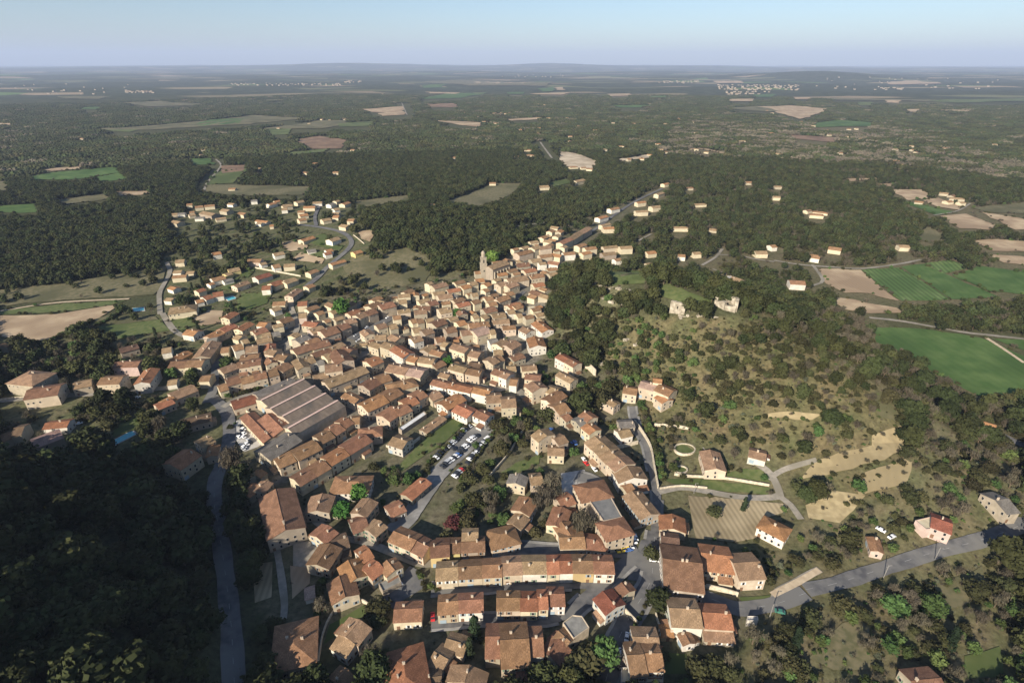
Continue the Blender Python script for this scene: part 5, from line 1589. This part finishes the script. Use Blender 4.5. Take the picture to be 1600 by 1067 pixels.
# placed one by one
SPEC = '''
N5 790 160 lime 15 bright lime-green tree behind the roofs of the market square
J 1070 250 plum 7 dark red-leaved tree in the gardens below the car park
G 100 1000 green 8 green tree at the lower end of the grass strip by the car park
F 235 870 bare 17 large leafless plane tree beside the warehouse forecourt
K 760 255 bare 13 leafless plane tree in the yard before the town hall wing
K 595 70 bare 14 leafless plane tree on the square, near its grey paving
K 545 130 bare 12 leafless plane tree below the square, above the white car
K 860 900 green 11 round green tree between curved street and main road
K 790 940 oak 12 dark green tree below the flat-roofed six-sided house
K 700 960 oak 10 dark bushy tree under the bottom terrace corner
K 200 775 cypress 13 dark cypress between the bottom terrace rows
K 175 880 cypress 11 dark cypress beside the small tan-roofed house
L 290 640 pine 9 blue-green conifer at the main road bend below junction
L 1000 840 cypress 12 dark slender cypress on the eastern scrub slope
L 730 155 cypress 9 dark cypress beside the vineyard plot
L 565 180 oak 7 round dark tree in the middle of vineyard plot
L 255 400 oak 7 dark round tree standing at the junction corner
J 590 100 lime 9 bright green round tree beside the tan-roofed lower west house
J 510 190 lime 9 light green tree left of the grey-roofed lower west house
N1 665 890 lime 8 small lime-green tree in a courtyard of the old centre
N3 530 760 lime 8 light green tree beside the cream terrace above the car park
N1 1150 120 lime 14 tall bright green tree behind the church tower
H 250 290 oak 13 broad dark tree between the cream houses under castle hill
H 130 330 pine 14 tall dark conifer on the bend of the high street
H 310 200 oak 12 dark evergreen above the narrow house under castle hill
E 980 260 bare 12 leafless tree beside the turquoise swimming pool
E 560 110 oak 9 rounded tree south of the western street
G 1360 470 oak 10 bushy dark tree above the tall stone house
N5 980 670 bare 9 pollarded bare tree on the dark side of market square
N5 920 790 bare 9 pollarded bare tree before the long warehouse-side row
N8 800 590 green 9 leafy green tree in the walled garden west of the terraces
N8 130 710 green 8 leafy green tree below the long brown-roofed barn
N8 370 720 green 8 second leafy green tree right of the barn garden
M 1250 420 pine 15 large dark conifer at the right edge below the east road
M 950 840 cypress 12 dark upright conifer among the lower right scrub
'''
spec = []
for ln_ in SPEC.strip().splitlines():
    t = ln_.split(); p = up(t[0], [(float(t[1]), float(t[2]))], float(t[4])*.5)[0]; h = float(t[4]); spec.append((p[0], p[1], t[3], h, h*(1 if t[3] == 'cypress' else 1.15), ' '.join(t[5:])))
hedge = [('G', [(930,590),(880,680),(800,780),(700,930),(640,1040)], 2.2), ('G', [(960,560),(1020,480),(1060,440)], 3.0), ('F', [(190,330),(300,300),(420,270),(600,190),(700,140)], 3.0), ('J', [(380,640),(400,560),(370,780)], 3.0), ('G', [(690,580),(600,670),(480,780),(400,870)], 2.6), ('L', [(150,800),(200,720),(240,640)], 1.6),('J',[(900,510),(930,580),(990,590)],2.5),('H',[(560,340),(640,560),(690,760),(720,880)],3.5),('A',[(580,640),(700,580),(760,530)],3.0),('A',[(330,720),(450,660),(560,610)],3.5)]
HEDGE = []
for P in FPOLY:
    if P is None: continue
    d = np.hypot(*P.mean(0))
    if d > 1700 or d < 230: continue
    L_ = np.vstack([P, P[:1]])
    for a, c in zip(L_, L_[1:]):
        for q in range(int(np.hypot(*(c-a))/4)):
            if rng.random() < .30: p = a+(c-a)*rng.random(); h = rng.uniform(1,3.2)*(1+d/2500); HEDGE.append((p[0]+rng.normal(0,1.5), p[1]+rng.normal(0,1.5), random.choice(('oak','oak','bare','green')), h, h*rng.uniform(1.1,1.7), 'hedge'))
for tile, pts, h in hedge:
    for p in spline(worldpoly(tile, pts), 2.2): HEDGE.append((p[0]+rng.normal(0,.4), p[1]+rng.normal(0,.4), random.choice(('oak','oak','green')), h*rng.uniform(.8,1.3), h*rng.uniform(1.1,1.6), 'hedge'))
for ln_ in FIELDS.strip().splitlines():
    t = ln_.split()
    if t[1] != 'dtan': continue
    P = worldpoly(t[0], np.array(list(map(float, t[2:]))).reshape(-1,2)); lo, hi = P.min(0), P.max(0); a = rng.uniform(lo, hi, (int(np.prod(hi-lo)/45), 2))
    for p in a[inside(P, a[:,0], a[:,1])]: h = rng.uniform(.5,2.4); HEDGE.append((p[0], p[1], random.choice(('oak','olive','bare','bare')), h, h*rng.uniform(1.1,1.8), 'hedge'))
def psize(t): return t[3]*t[4]/(t[0]**2+t[1]**2+(CAM_H-hz(t[0],t[1]))**2)
inview = []
for i, t in enumerate(trees):
    px, py, f = project((t[0], t[1], hz(t[0], t[1])+t[3]*.5))
    if 0 < px < 1600 and 0 < py < 1067: inview.append((psize(t)*(.2 if t[5] == 'shade' else 1), i))
inview.sort(reverse=True); single = set(i for _, i in inview[:265])
LAB = dict(pine='dark green pine', oak='dark bushy evergreen tree', green='fresh green leafy tree', bare='leafless grey-brown tree', olive='small silvery olive tree', cypress='slender dark cypress', lime='bright green tree', plum='red-leaved tree')
ZP = dict(wood='in the pine woods', rightfar='in the woods north of castle hill', eastflank='on the far flank of castle hill', valley='along the bank above the east road', lowright='in the scrub below the east road', gardens='in the plots around the hillside villa', southslope='on the sunny slope below the castle ruins', westslope='on the steep slope behind the high street', churchhill='on the dry hill behind the church', west='in the western gardens', estate='in the gardens of the housing estate', village='in the village gardens', greenslope='on the leafy slope between ruins and high street', oakwood='in the oak wood right of the sunny slope', grove='in a leafy garden grove of the village', shade='in the shaded wood at lower left')
def plant(t, label, group):
    k = t[2]; s = random.randrange(3); cm, tm = NEAR[k][s]
    r = empty('cypress_tree' if k == 'cypress' else 'pine_tree' if k == 'pine' else 'tree', (t[0], t[1], hz(t[0], t[1])-.1), random.uniform(0, 6.28)); r.scale = (t[4], t[4], t[3]); tag(r, label, 'tree', group)
    link('crown', cm, r); link('trunk', tm, r)
for i in single: t = trees[i]; plant(t, LAB[t[2]]+' '+ZP[t[5]], LAB[t[2]]+'s '+ZP[t[5]])
for t in spec: plant(t, t[5], None)
# ---------------------------------------------------------------- the woods as one mass each
def gn_group():
    g = bpy.data.node_groups.new('scatter', 'GeometryNodeTree'); g.interface.new_socket('Geometry', in_out='INPUT', socket_type='NodeSocketGeometry'); g.interface.new_socket('Geometry', in_out='OUTPUT', socket_type='NodeSocketGeometry')
    N = g.nodes; L = g.links; gi = N.new('NodeGroupInput'); go = N.new('NodeGroupOutput')
    ci = N.new('GeometryNodeCollectionInfo'); ci.inputs['Collection'].default_value = protos; ci.inputs['Separate Children'].default_value = True; ci.inputs['Reset Children'].default_value = True
    ip = N.new('GeometryNodeInstanceOnPoints'); ip.inputs['Pick Instance'].default_value = True
    def at(nm, ty): a = N.new('GeometryNodeInputNamedAttribute'); a.data_type = ty; a.inputs['Name'].default_value = nm; return a.outputs['Attribute']
    L.new(gi.outputs[0], ip.inputs['Points']); L.new(ci.outputs[0], ip.inputs['Instance']); L.new(at('pick', 'INT'), ip.inputs['Instance Index'])
    cx = N.new('ShaderNodeCombineXYZ'); L.new(at('turn', 'FLOAT'), cx.inputs['Z']); L.new(cx.outputs[0], ip.inputs['Rotation']); L.new(at('size', 'FLOAT_VECTOR'), ip.inputs['Scale']); L.new(ip.outputs[0], go.inputs[0]); return g
GN = gn_group()
def mass(name, label, cat, rows, lod):
    """rows: x, y, kind, height, width; instanced crowns standing on the terrain"""
    if not len(rows): return
    xs = np.array([r[0] for r in rows]); ys = np.array([r[1] for r in rows]); zs = height(xs, ys)
    me = bpy.data.meshes.new(name); me.vertices.add(len(rows)); me.vertices.foreach_set('co', np.stack([xs, ys, zs-.1], 1).ravel())
    ns = 3 if lod == 'stand' else 2
    pk = np.array([PI[(r[2], lod, random.randrange(ns))] for r in rows], np.int32); sz = np.array([(r[4], r[4], r[3]) for r in rows], np.float32)
    me.attributes.new('pick', 'INT', 'POINT').data.foreach_set('value', pk); me.attributes.new('turn', 'FLOAT', 'POINT').data.foreach_set('value', rng.uniform(0, 6.28, len(rows)).astype(np.float32)); me.attributes.new('size', 'FLOAT_VECTOR', 'POINT').data.foreach_set('vector', sz.ravel())
    o = link(name, me); m = o.modifiers.new('scatter', 'NODES'); m.node_group = GN; tag(o, label, cat, kind='stuff')
left = [t for i, t in enumerate(trees) if i not in single]
mass('garden_vegetation', 'garden shrubs and small trees growing between the village and estate houses', 'vegetation', [t for t in left if t[5] in ('village','estate','west','gardens','grove')]+HEDGE, 'mid')
mass('hill_scrub', 'mixed evergreen and leafless scrub covering the castle hill and its flanks', 'scrub', [t for t in left if t[5] in ('southslope','greenslope','oakwood','westslope','eastflank','churchhill')], 'mid')
mass('valley_scrub', 'tangled green and brown scrub filling the lower right valley', 'scrub', [t for t in left if t[5] in ('lowright','valley')], 'mid')
mass('shaded_wood', 'dark pine wood on the shaded slope with a few sunlit tops', 'wood', [t for t in left if t[5] == 'shade'], 'mid')
rows = [t for t in left if t[5] in ('wood','rightfar')]
# low undergrowth, dense, on the open slopes and gardens
und = []
ux, uy = cand(-420, 420, 60, 520, 2.6); k_ = ~openat(ux, uy); ux, uy = ux[k_], uy[k_]; sel = np.zeros(ux.shape, bool); m_ = fbm(ux, uy, 30, 11)
for z, p in (('southslope',.42),('greenslope',.4),('oakwood',.2),('lowright',.46),('valley',.42),('gardens',.12),('village',.07),('estate',.09),('west',.14),('eastflank',.25),('churchhill',.10),('westslope',.2)): sel |= inz(z, ux, uy) & (rng.random(ux.size) < p*(.4+1.2*np.clip(m_,0,1)))
for a, c in zip(ux[sel], uy[sel]):
    h = rng.uniform(.6,1.9); und.append((a, c, random.choice(('oak','olive','green','bare','bare','oak')), h, h*rng.uniform(1.1,1.9)))
mass('undergrowth', 'low bushes and brush dotted over gardens, slopes and banks', 'undergrowth', und, 'low')
def belt(x0, x1, y0, y1, rlo, rhi, s, lod, hs):
    x, y = cand(x0, x1, y0, y1, s); r = np.hypot(x, y); k = (r >= rlo)&(r < rhi); x, y = x[k], y[k]; k = ~openland(x, y); x, y = x[k], y[k]
    for z in ('village','estate'):
        k = ~inz(z, x, y) | (rng.random(x.size) < .2); x, y = x[k], y[k]
    if rlo < 900:
        dm = np.zeros(x.shape, bool)
        for P in DRYPOLY:
            for q in (1, 1.025, 1.05): dm |= inside(P, x*q, y*q)
        k = ~dm | (rng.random(x.size) < .07); x, y = x[k], y[k]
    n_ = fbm(x, y, 150, 4); n3 = fbm(x, y, 420, 9); rf = inz('rightfar', x, y); out = []
    for a, c, u, v, q, f in zip(x, y, n_, n3, rf, rng.random(x.size)):
        if u > .88 and f < .85: continue
        bare = .04+.34*q+(.25 if v > .82 else 0); oakp = .12+(.5 if u < .25 else 0)+(.25 if v < .3 else 0); f2 = rng.random(); k2 = 'bare' if f2 < bare else ('oak' if f2 < bare+oakp else 'pine')
        if lod == 'stand': h = rng.uniform(.8,1.2)*hs; out.append((a, c, k2, h, h*rng.uniform(1,1.25)))
        else: h = rng.uniform(5.5,12.5)*hs*(.68 if k2 != 'pine' else 1); out.append((a, c, k2, h, h*rng.uniform(.9,1.25)))
    return out
rows = [t for t in rows if math.hypot(t[0], t[1]) < 560]
mass('near_woods', 'pine woods rising directly behind the village and castle hill', 'woods', rows, 'mid')
mass('pine_woods', 'dark pine woods spreading across the plain behind the village', 'woods', belt(-1500, 1500, 60, 1500, 560, 1500, 5.0, 'low', .88), 'low')
mass('distant_woods', 'far woods stretching in a dark carpet towards the horizon', 'woods', belt(-4600, 4600, 900, 4700, 1500, 4700, 24, 'stand', 1.0), 'stand')
# ---------------------------------------------------------------- far towns
mb = MB(); 
for tile, x0, x1, y0, y1, n in (('T1',580,720,424,432,28),('T1',1060,1600,388,398,60),('T3',180,560,395,420,110),('T3',200,420,425,440,24),('T2',1480,1600,376,388,20),('T3',0,100,376,384,16),('T2',20,110,376,386,16),('T3',930,1060,408,418,16),('T2',720,1060,345,360,14),('T1',0,600,390,440,20),('T3',600,1500,360,420,40)):
    P = up(tile, np.stack([rng.uniform(x0,x1,n), rng.uniform(y0,y1,n)], 1))
    for p in P:
        s = rng.uniform(5,9)*min(1.6, np.hypot(p[0],p[1])/2600); a = rng.uniform(-.5,.5); c = (p[0], p[1], p[2]-1); mi = int(rng.random() < .45); h = s*.45
        mb.box(c, s*1.6, s, h+4, (math.cos(a), math.sin(a)), 0); b0 = len(mb.v)
        mb.box((c[0],c[1],c[2]+h+4), s*1.65, s*1.05, .5, (math.cos(a), math.sin(a)), 1)
tag(link('distant_towns', mb.mesh('distant_towns', [wall_mat('s'), roof_mat('t')])), 'pale specks of distant towns on the plain', 'towns', kind='stuff')
# ---------------------------------------------------------------- haze
hb = MB(); hb.box((0, 22000, -260), 110000, 54000, 1300); hm = bpy.data.materials.new('haze'); hm.use_nodes = True; nt = hm.node_tree
for n_ in list(nt.nodes):
    if n_.type != 'OUTPUT_MATERIAL': nt.nodes.remove(n_)
pv = nt.nodes.new('ShaderNodeVolumePrincipled'); pv.inputs['Color'].default_value = (.62,.74,1.0,1); pv.inputs['Density'].default_value = 4.4e-5; pv.inputs['Anisotropy'].default_value = 0.0
nt.links.new(pv.outputs[0], [n_ for n_ in nt.nodes if n_.type == 'OUTPUT_MATERIAL'][0].inputs['Volume'])
HAZE = True
if HAZE: tag(link('haze', hb.mesh('haze', [hm])), 'thin blue haze over the distant plain', 'haze', kind='stuff')
